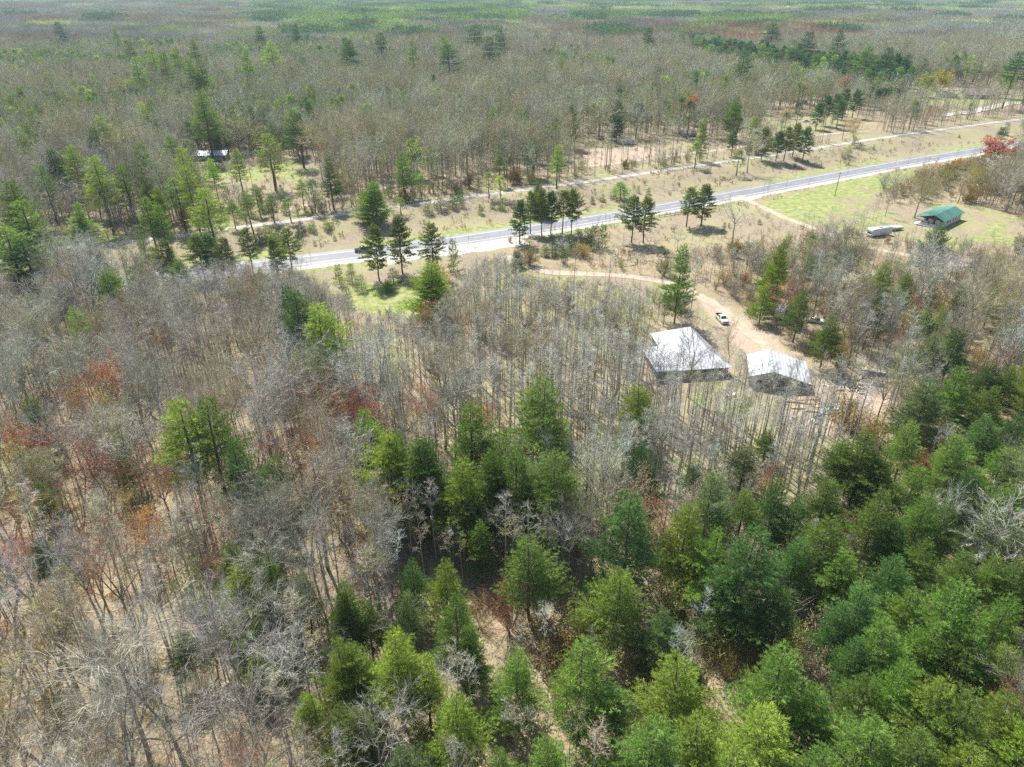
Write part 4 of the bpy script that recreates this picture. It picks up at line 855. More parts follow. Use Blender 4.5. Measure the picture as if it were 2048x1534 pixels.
def gn_mass(name, label, cat, pts, rot, scl, tint, var, meshes):
    """one object that draws the countless rest of a kind"""
    src = bpy.data.collections.new(name + "_models")
    for j, me_ in enumerate(meshes):
        o = bpy.data.objects.new(f"{name}_model_{j:02d}", me_); src.objects.link(o)
    me_ = bpy.data.meshes.new(name); me_.vertices.add(len(pts)); me_.vertices.foreach_set("co", np.asarray(pts, np.float32).ravel())
    for nm, ty, arr in (("rot", 'FLOAT_VECTOR', rot), ("scl", 'FLOAT_VECTOR', scl), ("tint", 'FLOAT_VECTOR', tint)):
        a = me_.attributes.new(nm, ty, 'POINT'); a.data.foreach_set("vector", np.asarray(arr, np.float32).ravel())
    a = me_.attributes.new("var", 'INT', 'POINT'); a.data.foreach_set("value", np.asarray(var, np.int32))
    o = bpy.data.objects.new(name, me_); col.objects.link(o); tag(o, label, cat, None, "stuff")
    ng = bpy.data.node_groups.new(name, 'GeometryNodeTree'); ng.interface.new_socket("Geometry", in_out='INPUT', socket_type='NodeSocketGeometry'); ng.interface.new_socket("Geometry", in_out='OUTPUT', socket_type='NodeSocketGeometry')
    A = ng.nodes.new; gi, go = A("NodeGroupInput"), A("NodeGroupOutput"); ip = A("GeometryNodeInstanceOnPoints"); ci = A("GeometryNodeCollectionInfo")
    ci.inputs["Collection"].default_value = src; ci.inputs["Separate Children"].default_value = True; ci.inputs["Reset Children"].default_value = True
    ip.inputs["Pick Instance"].default_value = True
    def na(nm, ty): q = A("GeometryNodeInputNamedAttribute"); q.data_type = ty; q.inputs[0].default_value = nm; return q.outputs[0]
    Lk = ng.links.new; Lk(gi.outputs[0], ip.inputs["Points"]); Lk(ci.outputs[0], ip.inputs["Instance"])
    Lk(na("var", 'INT'), ip.inputs["Instance Index"]); Lk(na("rot", 'FLOAT_VECTOR'), ip.inputs["Rotation"]); Lk(na("scl", 'FLOAT_VECTOR'), ip.inputs["Scale"])
    Lk(ip.outputs[0], go.inputs[0]); md = o.modifiers.new("instances", 'NODES'); md.node_group = ng
    return o
MASS = {'pine tree': ('pine_woods', 'evergreen trees scattered through the woods too many to count', 'woods'), 'tall pine': ('plantation_woods', 'rest of the dark long plantation of tall pines', 'woods'), 'small conifer': ('conifer_undergrowth', 'rest of the small conifers along the trail', 'undergrowth'),
        'bare tree': ('hardwood_forest', 'grey leafless hardwood forest stretching away beyond the trail', 'forest'), 'slender tree': ('sapling_forest', 'mass of slender bare trees standing through the woods', 'forest'),
        'budding tree': ('budding_forest', 'budding ochre and green trees mixed through the forest', 'forest'), 'bush': ('brush_undergrowth', 'brown and olive brush under the trees', 'undergrowth')}
for c_, (nm, lb, ct) in MASS.items():
    sel = [i for i in np.where((cats == c_) & ~indiv)[0]]
    if not sel: continue
    meshes, key = [], {}
    def mesh_id(k, near, g_):
        kk = (k, near)
        if kk not in key:
            key[kk] = []
            if near:
                for tm, cm, H0, R0 in VAR[k]:
                    jm = NEARJ.get((tm.name, cm.name))
                    if jm is None: jm = NEARJ[(tm.name, cm.name)] = join_mesh(tm, cm)
                    key[kk].append((len(meshes), H0, R0)); meshes.append(jm)
            else:
                for me2, H0, R0 in MID[k]: key[kk].append((len(meshes), H0, R0)); meshes.append(me2)
        return key[kk][int(g_.integers(len(key[kk])))]
    if 'NEARJ' not in globals():
        NEARJ = {}
        def join_mesh(a, b_):
            def rd(m_):
                V = np.empty(len(m_.vertices) * 3, np.float32); m_.vertices.foreach_get("co", V)
                I = np.empty(len(m_.loops), np.int32); m_.loops.foreach_get("vertex_index", I)
                S_ = np.empty(len(m_.polygons), np.int32); m_.polygons.foreach_get("loop_start", S_)
                M_ = np.empty(len(m_.polygons), np.int32); m_.polygons.foreach_get("material_index", M_)
                A_ = np.empty(len(m_.vertices), np.float32); m_.attributes["v"].data.foreach_get("value", A_); return V, I, S_, M_, A_
            a_, c2 = rd(a), rd(b_); nv, nl = len(a.vertices), len(a.loops); k_ = len(a.materials)
            m_ = bpy.data.meshes.new("near_tree"); m_.vertices.add(nv + len(b_.vertices)); m_.vertices.foreach_set("co", np.r_[a_[0], c2[0]])
            m_.loops.add(nl + len(b_.loops)); m_.loops.foreach_set("vertex_index", np.r_[a_[1], c2[1] + nv].astype(np.int32))
            m_.polygons.add(len(a.polygons) + len(b_.polygons)); m_.polygons.foreach_set("loop_start", np.r_[a_[2], c2[2] + nl].astype(np.int32)); m_.polygons.foreach_set("material_index", np.r_[a_[3], c2[3] + k_].astype(np.int32))
            m_.update(calc_edges=True); q = m_.attributes.new("v", 'FLOAT', 'POINT'); q.data.foreach_set("value", np.r_[a_[4], c2[4]])
            for x_ in list(a.materials) + list(b_.materials): m_.materials.append(x_)
            return m_
    P, Ro, Sc, Ti, Va = [], [], [], [], []
    for i in sel:
        k, x, y, h, r, cc, hd = REC[i]
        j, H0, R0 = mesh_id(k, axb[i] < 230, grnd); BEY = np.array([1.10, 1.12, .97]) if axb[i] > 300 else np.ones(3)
        P.append((x, y, kz[i] - .05)); Ro.append((0, 0, grnd.random() * 6.28)); Sc.append((r * KR[k] / R0, r * KR[k] / R0, h / H0)); Ti.append(jtint(cc, grnd)); Va.append(j)
    gn_mass(nm, lb, ct, P, Ro, Sc, Ti, Va, meshes)

BEY = np.ones(3)
# low brush, seedlings and dead branches on the forest floor
gu_ = np.random.default_rng(333); X, Y, u, v, _g = cands(2.3, ymin=48, ymax=430, seed=334); z = zones(X, Y, u, v)
bank_ = (z['clear'] & (z['dr'] > 11) & ~z['near'] & (z['dt'] > 3)) | (z['beyond'] & (z['dt'] < 40)) | inpoly(u, v, DRYLAWN)
m = (z['hl'] | z['ps'] | z['rm'] | z['pn'] | z['ru'] | bank_ & (gu_.random(len(X)) < .55)) & (gu_.random(len(X)) < .5 * (.3 + 1.2 * vnoise(X, Y, 12, 12))); X, Y, u, v = X[m], Y[m], u[m], v[m]; Z = height(X, Y)
bm_ = []
for i in range(5): T, C = bush(800 + i, 1.3, 1.1, 7, 0, 1, .02); bm_.append(merge(T, C, [M_BARK] + CM['bare']))
for i in range(3): T, C = bush(810 + i, 1.1, .9, 7, .10, 1, .015); bm_.append(merge(T, C, [M_BARK] + CM['bud']))
for i in range(4):                                     # dead limbs lying on the ground
    q_ = Geo(); a_ = gu_.random() * 6; P0_ = np.array([[0, 0, .1]]); P1_ = np.array([[2.6, .2, .22]]); q_.tubes(P0_, P1_, .07, .04, 4); q_.tubes(P1_, P1_ + np.array([[1.6, -.3, .1]]), .04, .02, 4)
    q_.tubes(np.array([[1.2, .1, .15], [2.2, .2, .2], [.6, 0, .12]]), np.array([[1.9, 1.0, .5], [3.1, -.9, .3], [1.1, -.8, .4]]), .03, .012, 3); bm_.append(q_.mesh("limb", [M_BARK]))
va = np.where(gu_.random(len(X)) < .08, gu_.integers(8, 12, len(X)), np.where(gu_.random(len(X)) < .7, gu_.integers(0, 5, len(X)), gu_.integers(5, 8, len(X))))
tn_ = np.array([jtint(['grey', 'brown', 'tan', 'olive'][int(gu_.integers(4))] if k_ < 5 or k_ > 7 else ['oliveleaf', 'ochre', 'green', 'lime', 'rust'][int(gu_.integers(5))], gu_) for k_ in va])
s3 = gu_.uniform(.5, 1.5, len(X)); ro_ = np.column_stack([np.zeros(len(X)), np.zeros(len(X)), gu_.random(len(X)) * 6.28])
gn_mass("forest_floor_brush", "low twiggy brush seedlings and dead limbs on the leaf litter", "brush", np.column_stack([X, Y, Z - .03]), ro_, np.column_stack([s3, s3, s3]), tn_, va, bm_); print("brush", len(X))

# ------------------------------------------------------------------ the forest beyond, to the skyline: patches of many simple trees
def patch(seed, kind, n_, size_=64):
    g = np.random.default_rng(seed); Gp = Geo()
    m_ = int(math.sqrt(n_)); s = size_ / m_
    for a in range(m_):
        for b_ in range(m_):
            x = (a + .5 + g.uniform(-.45, .45)) * s - size_ / 2; y = (b_ + .5 + g.uniform(-.45, .45)) * s - size_ / 2
            if kind == 'con':
                h = g.uniform(17, 25); r = g.uniform(3.0, 4.4); q = 56; t = g.random(q) ** .8; rad = r * (1 - t) ** .8 + .2; th = g.random(q) * 6.28
                Pp = np.column_stack([x + rad * np.cos(th) * g.uniform(.3, 1, q), y + rad * np.sin(th) * g.uniform(.3, 1, q), h * (.15 + .85 * t)]); D = np.column_stack([np.cos(th), np.sin(th), np.full(q, .25)])
                Gp.blades(Pp, D, 1.7, 1.3, np.clip(g.random() * .6 + g.random(q) * .4, 0, 1), 0, g)
            else:
                h = g.uniform(16, 21.5); r = g.uniform(3.2, 5.0); q = 80
                d = unit(g.normal(size=(q, 3))); d[:, 2] = np.abs(d[:, 2]) * 1.1 - .25; rr_ = g.uniform(.45, 1, q)[:, None]
                Pp = np.array([x, y, h * .62]) + d * rr_ * np.array([r, r, h * .36]); D = unit(d + np.array([0, 0, .9]))
                Gp.blades(Pp, D, 1.9, .42, np.clip(g.random() * .6 + g.random(q) * .4, 0, 1), 0, g)
                Gp.blades(np.array([[x, y, 0.]]), np.array([[0, 0, 1.]]), h * .9, .5, .2, 1, g)
    return Gp.mesh("far_patch", [M_NEEDLE if kind == 'con' else M_TWIG, M_BARK])
fm = [patch(500 + i, 'dec', 110) for i in range(5)] + [patch(520 + i, 'con', 130) for i in range(4)] + [patch(540 + i, 'dec', 40) for i in range(2)]
g = np.random.default_rng(77); s = 50.0; P, Ro, Sc, Ti, Va = [], [], [], [], []
Y, X = np.meshgrid(np.arange(FMAX + 18, 6400, s), np.arange(-5200, 5200, s)); X, Y = X.ravel() + g.uniform(-8, 8, X.size), Y.ravel() + g.uniform(-8, 8, X.size)
Z = height(X, Y); u, v, ax = project(X, Y, Z); m = np.abs(X) < .80 * ax + 40; X, Y, Z, u, v = X[m], Y[m], Z[m], u[m], v[m]
na_, nb_, nc_ = vnoise(X, Y, 230, 91), vnoise(X, Y, 420, 92), vnoise(X, Y, 120, 93)
for i in range(len(X)):
    q, ui, vi = g.random(), u[i], v[i]
    con = .03 + .25 * (na_[i] > .62); asp = .03 + .5 * (nb_[i] > .66) * (vi < 40)
    if 500 < ui < 1050 and 14 < vi < 62: con, asp = .38, .42
    if ui > 1050 and 16 < vi < 36: asp = .7
    if ui > 1450 and 55 < vi < 75: asp = .4
    if vi < 12: con = .45
    if 1230 < ui < 1500 and 42 < vi < 54: con = .8
    if ui < 460 and vi > 22: con, asp = .01, .02
    if q < con: k = 5 + int(g.integers(4)); t = np.array(TG['g' if g.random() < .35 else 'd'])
    elif q < con + asp: k = int(g.integers(5)) if g.random() < .7 else 9 + int(g.integers(2)); t = np.array(TB['palegreen']) * (1.4 if nc_[i] > .5 else 1.1)
    else:
        k = int(g.integers(5)); qq = np.clip(nc_[i] * .6 + nb_[i] * .4 + g.normal(0, .13), 0, .999); t = np.array(TH[['lilac', 'grey', 'lilac', 'brown', 'tan', 'grey', 'olive'][int(qq * 7)]])
        if 1200 < ui < 1700 and 55 < vi < 110 and g.random() < .3: t = np.array(TB['rust'])
        elif g.random() < .03: t = np.array(TB['rust'])
    P.append((X[i], Y[i], Z[i])); Ro.append((0, 0, g.random() * 6.28)); s_ = g.uniform(.85, 1.2); Sc.append((1, 1, s_)); Ti.append(t * np.array([1.10, 1.13, .98]) * g.uniform(.85, 1.2)); Va.append(k)
gn_mass("distant_forest", "hazy forest of many colours reaching to the skyline", "forest", P, Ro, Sc, Ti, Va, fm)
print("patches", len(P))

# ------------------------------------------------------------------ built things
class MB(Geo):
    def box(s, x0, x1, y0, y1, z0, z1, v=.5):
        V = [(x, y, z) for z in (z0, z1) for x, y in ((x0, y0), (x1, y0), (x1, y1), (x0, y1))]
        s.add(V, [(3, 2, 1, 0), (4, 5, 6, 7), (0, 1, 5, 4), (1, 2, 6, 5), (2, 3, 7, 6), (3, 0, 4, 7)]); return s
    def prism(s, poly, z0, z1):
        n_ = len(poly); z0 = [z0] * n_ if np.isscalar(z0) else z0; z1 = [z1] * n_ if np.isscalar(z1) else z1
        V = [(x, y, z0[i]) for i, (x, y) in enumerate(poly)] + [(x, y, z1[i]) for i, (x, y) in enumerate(poly)]
        b0 = s.n; s.add(V, [(i, (i + 1) % n_, n_ + (i + 1) % n_, n_ + i) for i in range(n_)])
        c0 = np.mean(V[:n_], 0); c1 = np.mean(V[n_:], 0); s.add(V[:n_] + [tuple(c0)], [((i + 1) % n_, i, n_) for i in range(n_)]); s.add(V[n_:] + [tuple(c1)], [(i, (i + 1) % n_, n_) for i in range(n_)]); return s
    def slab(s, pts, th=.12):
        """a sloping roof slab: polygon with thickness"""
        n_ = len(pts); P = [tuple(p) for p in pts]; Q = [(x, y, z - th) for x, y, z in P]
        if n_ == 3: s.add(P + Q, [(0, 1, 2), (5, 4, 3)])
        elif n_ == 4: s.add(P + Q, [(0, 1, 2, 3), (7, 6, 5, 4)])
        else:
            s.add(P, [(0, i, i + 1) for i in range(1, n_ - 1)]); s.add(Q, [(0, i + 1, i) for i in range(1, n_ - 1)])
        s.add(P + Q, [(i, n_ + i, n_ + (i + 1) % n_, (i + 1) % n_) for i in range(n_)]); return s
    def cyl(s, p, q, r, k=12, r2=None):
        p, q = np.array(p, float), np.array(q, float); r2 = r if r2 is None else r2
        s.tubes(p, q, r, r2, k); b_ = s.V[-1]
        for ring, flip in ((b_[:k], 1), (b_[k:], 0)):
            V = np.vstack([ring, ring.mean(0)]); F = [(i, (i + 1) % k, k) for i in range(k)]
            s.add(V, [f[::-1] for f in F] if flip else F)
        return s
def part(name, G_, m, parent, tinted_=None, smooth=False, label=None):
    o = bpy.data.objects.new(name, G_.mesh(name, [m])); col.objects.link(o)
    if parent: o.parent = parent
    if smooth: o.data.polygons.foreach_set("use_smooth", np.ones(len(o.data.polygons), bool))
    if label: o["label"] = label
    return o
def root(name, x, y, rot, label, cat, group=None, z=None):
    e = bpy.data.objects.new(name, None); col.objects.link(e); zz = float(height(np.array([x]), np.array([y]))[0]) if z is None else z
    e.location = (x, y, zz); e.rotation_euler = (0, 0, rot); return tag(e, label, cat, group)
def metal_roof(name, rgb, rough=.35, rib=.35, metal=.0, vary=.12):
    m, n_, p = newmat(name); tc = n_.nodes.new("ShaderNodeTexCoord"); wv = n_.nodes.new("ShaderNodeTexWave"); wv.bands_direction = 'X'; wv.inputs["Scale"].default_value = rib; wv.inputs["Distortion"].default_value = 0
    n_.links.new(tc.outputs["Object"], wv.inputs["Vector"]); bp_ = n_.nodes.new("ShaderNodeBump"); bp_.inputs["Strength"].default_value = .8; bp_.inputs["Distance"].default_value = .05
    n_.links.new(wv.outputs["Fac"], bp_.inputs["Height"]); n_.links.new(bp_.outputs[0], p.inputs["Normal"])
    t = n_.nodes.new("ShaderNodeTexNoise"); t.inputs["Scale"].default_value = .6; t.inputs["Detail"].default_value = 8; n_.links.new(tc.outputs["Object"], t.inputs["Vector"])
    r = n_.nodes.new("ShaderNodeValToRGB"); e = r.color_ramp.elements; e[0].position = .3; e[1].position = .7; e[0].color = tuple(c * (1 - vary) for c in rgb) + (1,); e[1].color = (*rgb, 1)
    n_.links.new(t.outputs["Fac"], r.inputs[0]); sr = n_.nodes.new("ShaderNodeValToRGB"); se = sr.color_ramp.elements; se[0].color = (.68, .68, .70, 1); se[0].position = .02; se[1].position = .16; n_.links.new(wv.outputs["Fac"], sr.inputs[0]); mx = n_.nodes.new("ShaderNodeMix"); mx.data_type = 'RGBA'; mx.blend_type = 'MULTIPLY'; mx.inputs[0].default_value = 1; n_.links.new(r.outputs[0], mx.inputs[6]); n_.links.new(sr.outputs[0], mx.inputs[7]); n_.links.new(mx.outputs[2], p.inputs["Base Color"]); p.inputs["Roughness"].default_value = rough; p.inputs["Metallic"].default_value = metal
    return m
W_ROOF = metal_roof("white_metal_roof", (.60, .62, .655), .36, .35, 0, .12); G_ROOF = metal_roof("green_metal_roof", (.09, .25, .195), .45); B_ROOF = metal_roof("bluish_metal_roof", (.50, .62, .76), .35)
GY_ROOF = metal_roof("grey_shingle_and_painted_shade", (.33, .34, .36), .8, .5); BR_ROOF = metal_roof("brown_shingle_roof", (.30, .235, .22), .8, .5); PK_ROOF = metal_roof("pinkish_shingle_roof", (.55, .50, .50), .8, .5)
M_SIDE = mat("grey_siding", (.30, .30, .29), .8, noise=.15); M_WSIDE = mat("white_siding", (.74, .74, .72), .7, noise=.06); M_TRIM = mat("white_trim", (.78, .78, .76), .6)
M_GLASS = mat("window_glass", (.03, .04, .05), .08, spec=.6); M_WOOD = mat("weathered_wood", (.34, .27, .20), .85, noise=.3); M_NEWWOOD = mat("fresh_lumber", (.62, .46, .28), .8, noise=.2)
M_DARK = mat("dark_gable_and_painted_shade", (.05, .045, .04), .9); M_DOOR = mat("brown_door", (.20, .09, .06), .6); M_BLK = mat("black_rubber", (.025, .025, .025), .8); M_CHROME = mat("bright_metal", (.6, .6, .62), .25, .9)
M_WPAINT = mat("white_car_paint", (.80, .80, .80), .25, spec=.6); M_BLUEP = mat("dark_blue_car_paint", (.015, .03, .075), .2, spec=.7); M_SILVER = mat("pale_silver_paint", (.55, .60, .64), .25, spec=.6); M_CONC = mat("concrete", (.48, .46, .42), .9, noise=.15)
M_TANK = mat("tank_paint", (.72, .74, .76), .35); M_RED = mat("red_paint", (.45, .05, .04), .5); M_GRSIGN = mat("green_sign", (.02, .28, .19), .45); M_POLE = mat("pole_wood", (.22, .19, .16), .9, noise=.2); M_TARP = mat("cream_tarp", (.70, .66, .54), .7, noise=.15); M_SHEET = mat("pale_blue_sheet_metal", (.48, .56, .66), .35); M_LOG = mat("split_firewood", (.58, .47, .36), .9, noise=.3); M_LAMP = mat("headlight", (.7, .72, .75), .1); M_GREYW = mat("grey_weathered_planks", (.36, .34, .31), .9, noise=.25)
def window(x0, x1, z0, z1, y, parent, face=-1):
    """window in a wall that faces -y (face=-1) or +y, local x along the wall"""
    fo = part("window", MB().box(x0, x1, min(y, y + .07 * face), max(y, y + .07 * face), z0, z1), M_TRIM, parent)
    yy = y + .09 * face; g_ = MB().box(x0 + .08, x1 - .08, min(y + .02 * face, yy), max(y + .02 * face, yy), z0 + .08, z1 - .08); part("pane", g_, M_GLASS, fo)
def window_x(y0, y1, z0, z1, x, parent, face=1):
    fo = part("window", MB().box(min(x, x + .07 * face), max(x, x + .07 * face), y0, y1, z0, z1), M_TRIM, parent)
    xx = x + .09 * face; part("pane", MB().box(min(x + .02 * face, xx), max(x + .02 * face, xx), y0 + .08, y1 - .08, z0 + .08, z1 - .08), M_GLASS, fo)

# the white-roofed house ---------------------------------------------
h1 = root("ranch_house", 34.6, 147.8, R(7.2), "sprawling low house under a bright white metal roof behind the pole stand", "house")
h1.scale = (.93, .93, .93)
rf = MB(); A_, B_, C_, D_, E_, F_, G2, R_ = (-.5, -.7, 2.75), (19.5, -.7, 2.75), (15.4, 7, 4.5), (15.6, 20.8, 4.5), (4.1, 20.8, 3.1), (4.1, 12.9, 3.1), (-.7, 12.9, 2.75), (3.5, 6.2, 3.75)
rf.slab([A_, B_, C_, R_]); rf.slab([A_, R_, F_, G2]); rf.slab([R_, C_, D_, E_, F_]); rfo = part("roof", rf, W_ROOF, h1)
part("side_roof_painted_shade", MB().slab([B_, (16.9, 20.8, 3.6), D_, C_]), GY_ROOF, h1)  # same white roof; grey colour paints in this slope's weaker sun reflection
FP = [(0, 0), (18.8, 0), (16.4, 20.3), (4.6, 20.3), (4.6, 12.4), (0, 12.4)]
part("wall", MB().prism(FP, -.3, [2.68, 2.68, 3.4, 2.9, 2.9, 2.6]), M_SIDE, h1)
part("foundation", MB().prism([(-.06, -.06), (18.9, -.06), (16.5, 20.36), (4.54, 20.36), (4.54, 12.46), (-.06, 12.46)], -.5, .25), M_CONC, h1)
for x0, x1, z0 in ((1.2, 2.6, 1), (3.6, 5.6, .9), (8.3, 9.8, 1), (11.4, 13.6, .9), (15.3, 16.8, 1)): window(x0, x1, z0, 2.1, 0, h1)
dr_ = part("door", MB().box(6.6, 7.55, -.07, .02, .26, 2.25), M_DOOR, h1); part("handle", MB().box(7.38, 7.46, -.12, -.07, 1.15, 1.25), M_CHROME, dr_)
for y0 in (2, 5, 9): window_x(y0, y0 + 1.4, 1, 2.1, 0, h1, -1)
dk = part("porch_deck", MB().box(5.4, 10.4, -1.9, -.08, 0.02, .24), M_WOOD, h1)
for x_ in (5.5, 8, 10.3): part("porch_post", MB().box(x_ - .06, x_ + .06, -.62, -.5, .24, 2.62), M_TRIM, h1)
part("vent_pipe", MB().cyl((6, 8, 3.4), (6, 8, 4.6), .07, 8).cyl((12, 15, 3.6), (12, 15, 4.7), .07, 8), M_CHROME, h1)
# the garage -----------------------------------------------------------
g1 = root("open_garage", 55.7, 144.9, R(-13.5), "white metal-roofed garage with dark open bays right of the ranch house", "garage")
g1.scale = (.95, .95, .95)
part("roof", MB().slab([(-.5, -.6, 2.95), (4.9, -.6, 4.9), (4.9, 11.6, 4.9), (-.5, 11.6, 2.95)]).slab([(4.9, -.6, 4.9), (14.2, -.6, 2.6), (14.2, 11.6, 2.6), (4.9, 11.6, 4.9)]), W_ROOF, g1)
part("wall", MB().box(0, .15, .15, 11.2, -.3, 2.95).box(0, 13.6, 11.05, 11.2, -.3, 2.5).box(13.45, 13.6, 3.5, 11.05, -.3, 2.5), M_SIDE, g1)
part("front_panel", MB().prism([(0.15, 0), (3.6, 0), (3.6, .15), (.15, .15)], -.3, [2.9, 4.15, 4.15, 2.9]), M_WSIDE, g1)
part("front_door", MB().box(3.62, 6.3, .02, .14, -.2, 2.35), M_GREYW, g1)
part("gable_panel", MB().prism([(3.62, .02), (4.9, .02), (13.5, .02), (13.5, .14), (4.9, .14), (3.62, .14)], [2.37, 2.37, 2.3, 2.3, 2.37, 2.37], [4.2, 4.72, 2.6, 2.6, 4.72, 4.2]), M_SIDE, g1)
for x_ in (6.5, 10, 13.4): part("post", MB().box(x_ - .1, x_ + .1, -.02, .0 + .2, -.2, 2.5), M_WOOD, g1)
part("painted_shade_back", MB().box(.2, 13.4, 10.9, 11.03, -.1, 2.4), M_DARK, g1)  # near-black sheet, the open bays' shade put into its colour
part("floor_slab", MB().box(.1, 13.5, .2, 11, -.2, .06), M_CONC, g1)
window(1.4, 2.8, 1.1, 2.1, 0, g1)
part("workbench", MB().box(7, 12.8, 9.6, 10.6, .8, .95).box(7.1, 7.3, 9.7, 10.5, .06, .8).box(12.5, 12.7, 9.7, 10.5, .06, .8), M_WOOD, g1)
# the green-roofed cabin ------------------------------------------------
cb_ = root("green_roofed_cabin", 162.0, 268.0, R(41.3), "white cabin with a green metal roof and porch on the dry lawn", "cabin")
cb_.scale = (.95, .95, .95)
part("roof", MB().slab([(0, 0, 4.9), (20.5, 0, 4.9), (20.5, 7.0, 3.0), (-1.2, 7.3, 3.0)]).slab([(0, -4.2, 3.1), (20.5, -4.2, 3.1), (20.5, 0, 4.9), (0, 0, 4.9)]), G_ROOF, cb_)
part("wall", MB().prism([(3, -3.5), (20, -3.5), (20, 0), (20, 5), (3, 5), (3, 0)], .35, [3.2, 3.2, 4.7, 3.35, 3.35, 4.7]), M_WSIDE, cb_)
part("foundation", MB().prism([(2.95, -3.55), (20.05, -3.55), (20.05, 5.05), (2.95, 5.05)], -.5, .35), M_CONC, cb_)
for x_ in (4.5, 7.2, 10.5, 13.4, 16.8): window(x_, x_ + 1.3, 1.2, 2.5, -3.5, cb_)
for y_ in (-2.6, 3.0): window_x(y_, y_ + 1.2, 1.3, 2.4, 3.0, cb_, -1)
d2 = part("door", MB().box(2.93, 3.02, .2, 1.2, .37, 2.45), M_DOOR, cb_); part("handle", MB().box(2.87, 2.93, 1.0, 1.08, 1.3, 1.4), M_CHROME, d2)
part("porch_deck", MB().box(-1, 2.94, -3.6, 6.9, .1, .36), M_TRIM, cb_)
for y_ in (-3.5, 0, 3.4, 6.8): part("porch_post", MB().box(-.85, -.7, y_, y_ + .14, .36, 3.0 if y_ != 0 else 4.75) if y_ > 5 else MB().box(.2, .35, y_, y_ + .14, .36, 3.25 if y_ != 0 else 4.75), M_WOOD, cb_)
rl = MB()
for z_ in (.65, 1.0, 1.3): rl.box(-.98, -.92, -3.5, 6.8, z_ - .04, z_ + .04)
part("railing", rl, M_TRIM, cb_)
part("gable_panel", MB().prism([(.25, -3.2), (.25, 0.0), (.31, 0.0), (.31, -3.2)], 3.1, [3.4, 4.7, 4.7, 3.4]).prism([(.25, .15), (.25, 6.2), (.31, 6.2), (.31, .15)], 3.0, [4.65, 3.12, 3.12, 4.65]), M_DARK, cb_)
for k in range(2):
    ch = root("porch_chair", 162.0, 268.0, 0, ("red chair on the cabin porch by its door", "red chair at the left end of the cabin porch")[k], "chair", "red chairs on the cabin porch")
    c3 = cb_.matrix_basis @ Vector((.6, (2.0, 4.3)[k], .37)); an = R(41.3); lx, ly = (.9, (2.0, 4.3)[k])
    ch.location = (162.0 + lx * math.cos(an) - ly * math.sin(an), 268.0 + lx * math.sin(an) + ly * math.cos(an), cb_.location.z + .36); ch.rotation_euler = (0, 0, an)
    part("seat", MB().box(-.3, .3, -.3, .3, .38, .46), M_RED, ch); part("backrest", MB().box(.26, .33, -.3, .3, .46, 1.05), M_RED, ch)
    for lx_, ly_ in ((-.27, -.27), (-.27, .27), (.27, -.27), (.27, .27)): part("leg", MB().box(lx_ - .03, lx_ + .03, ly_ - .03, ly_ + .03, 0, .38), M_RED, ch)

# small houses further off ------------------------------------------------
def shed(name, u, v, rot, Lx, Ly, wz, rz, roofm, wallm, label, cat, wins=2, oneslope=False):
    x, y, z = at(u, v); e = root(name, x, y, R(rot), label, cat)
    hx, hy = Lx / 2, Ly / 2
    if oneslope: part("roof", MB().slab([(-hx - .3, -hy - .4, wz), (hx + .3, -hy - .4, wz), (hx + .3, hy + .3, rz), (-hx - .3, hy + .3, rz)]), roofm, e); wp = [wz - .12, wz - .12, rz - .12, rz - .12]; poly = [(-hx, -hy), (hx, -hy), (hx, hy), (-hx, hy)]
    else:
        part("roof", MB().slab([(-hx - .4, -hy - .4, wz), (hx + .4, -hy - .4, wz), (hx + .4, 0, rz), (-hx - .4, 0, rz)]).slab([(-hx - .4, 0, rz), (hx + .4, 0, rz), (hx + .4, hy + .4, wz), (-hx - .4, hy + .4, wz)]), roofm, e)
        poly = [(-hx, -hy), (hx, -hy), (hx, 0), (hx, hy), (-hx, hy), (-hx, 0)]; wp = [wz - .1, wz - .1, rz - .2, wz - .1, wz - .1, rz - .2]
    part("wall", MB().prism(poly, -.4, wp), wallm, e)
    for k in range(wins): x0 = -hx + Lx * (k + .7) / (wins + 1); window(x0, x0 + 1.0, 1.0, min(1.9, wz - .4), -hy, e)
    d_ = part("door", MB().box(hx - 1.6, hx - .8, -hy - .06, -hy + .02, 0, min(2.05, wz - .3)), M_DOOR, e)
    return e
shed("long_house", 423, 318, 6, 17, 7, 2.6, 4.3, B_ROOF, M_GREYW, "long low house with pale blue metal roof in a left clearing", "house", 4)
shed("lean_to_shed", 385, 318, 8, 6.5, 5.5, 2.2, 2.9, GY_ROOF, M_GREYW, "grey flat lean-to shed at the long house's left end", "shed", 0, True)
shed("old_shed", 1375, 272, 10, 8.5, 6, 2.1, 3.7, BR_ROOF, M_WOOD, "old brown shed among bare trees beyond the trail", "shed", 1)
shed("pale_shed", 1440, 217, -5, 9, 6, 3.2, 3.8, PK_ROOF, M_WSIDE, "pale flat-roofed shed left of the rounded green pine", "shed", 2, True)
shed("small_far_shed", 1604, 206, 0, 6.5, 4, 2.6, 3.1, W_ROOF, M_WSIDE, "small white shed between bare trees above the pale car", "shed", 1, True)
shed("brown_roofed_house", 1957, 196, -12, 22, 12, 3.0, 6.8, BR_ROOF, M_SIDE, "house with broad brown roof at the far farmyard", "house", 3)
shed("white_outbuilding", 1892, 193, 12, 16, 6, 2.6, 3.2, W_ROOF, M_WSIDE, "long white low outbuilding left of the brown-roofed house", "outbuilding", 3, True)
shed("grey_outbuilding", 1828, 189, -8, 10, 5, 2.2, 2.8, GY_ROOF, M_WSIDE, "small grey outbuilding below the lime-leafed willow", "outbuilding", 1, True)
shed("brush_cabin", 1974, 334, -20, 10, 9, 2.6, 4.6, PK_ROOF, M_SIDE, "pale-roofed cabin half hidden in brush below the highway", "cabin", 2)

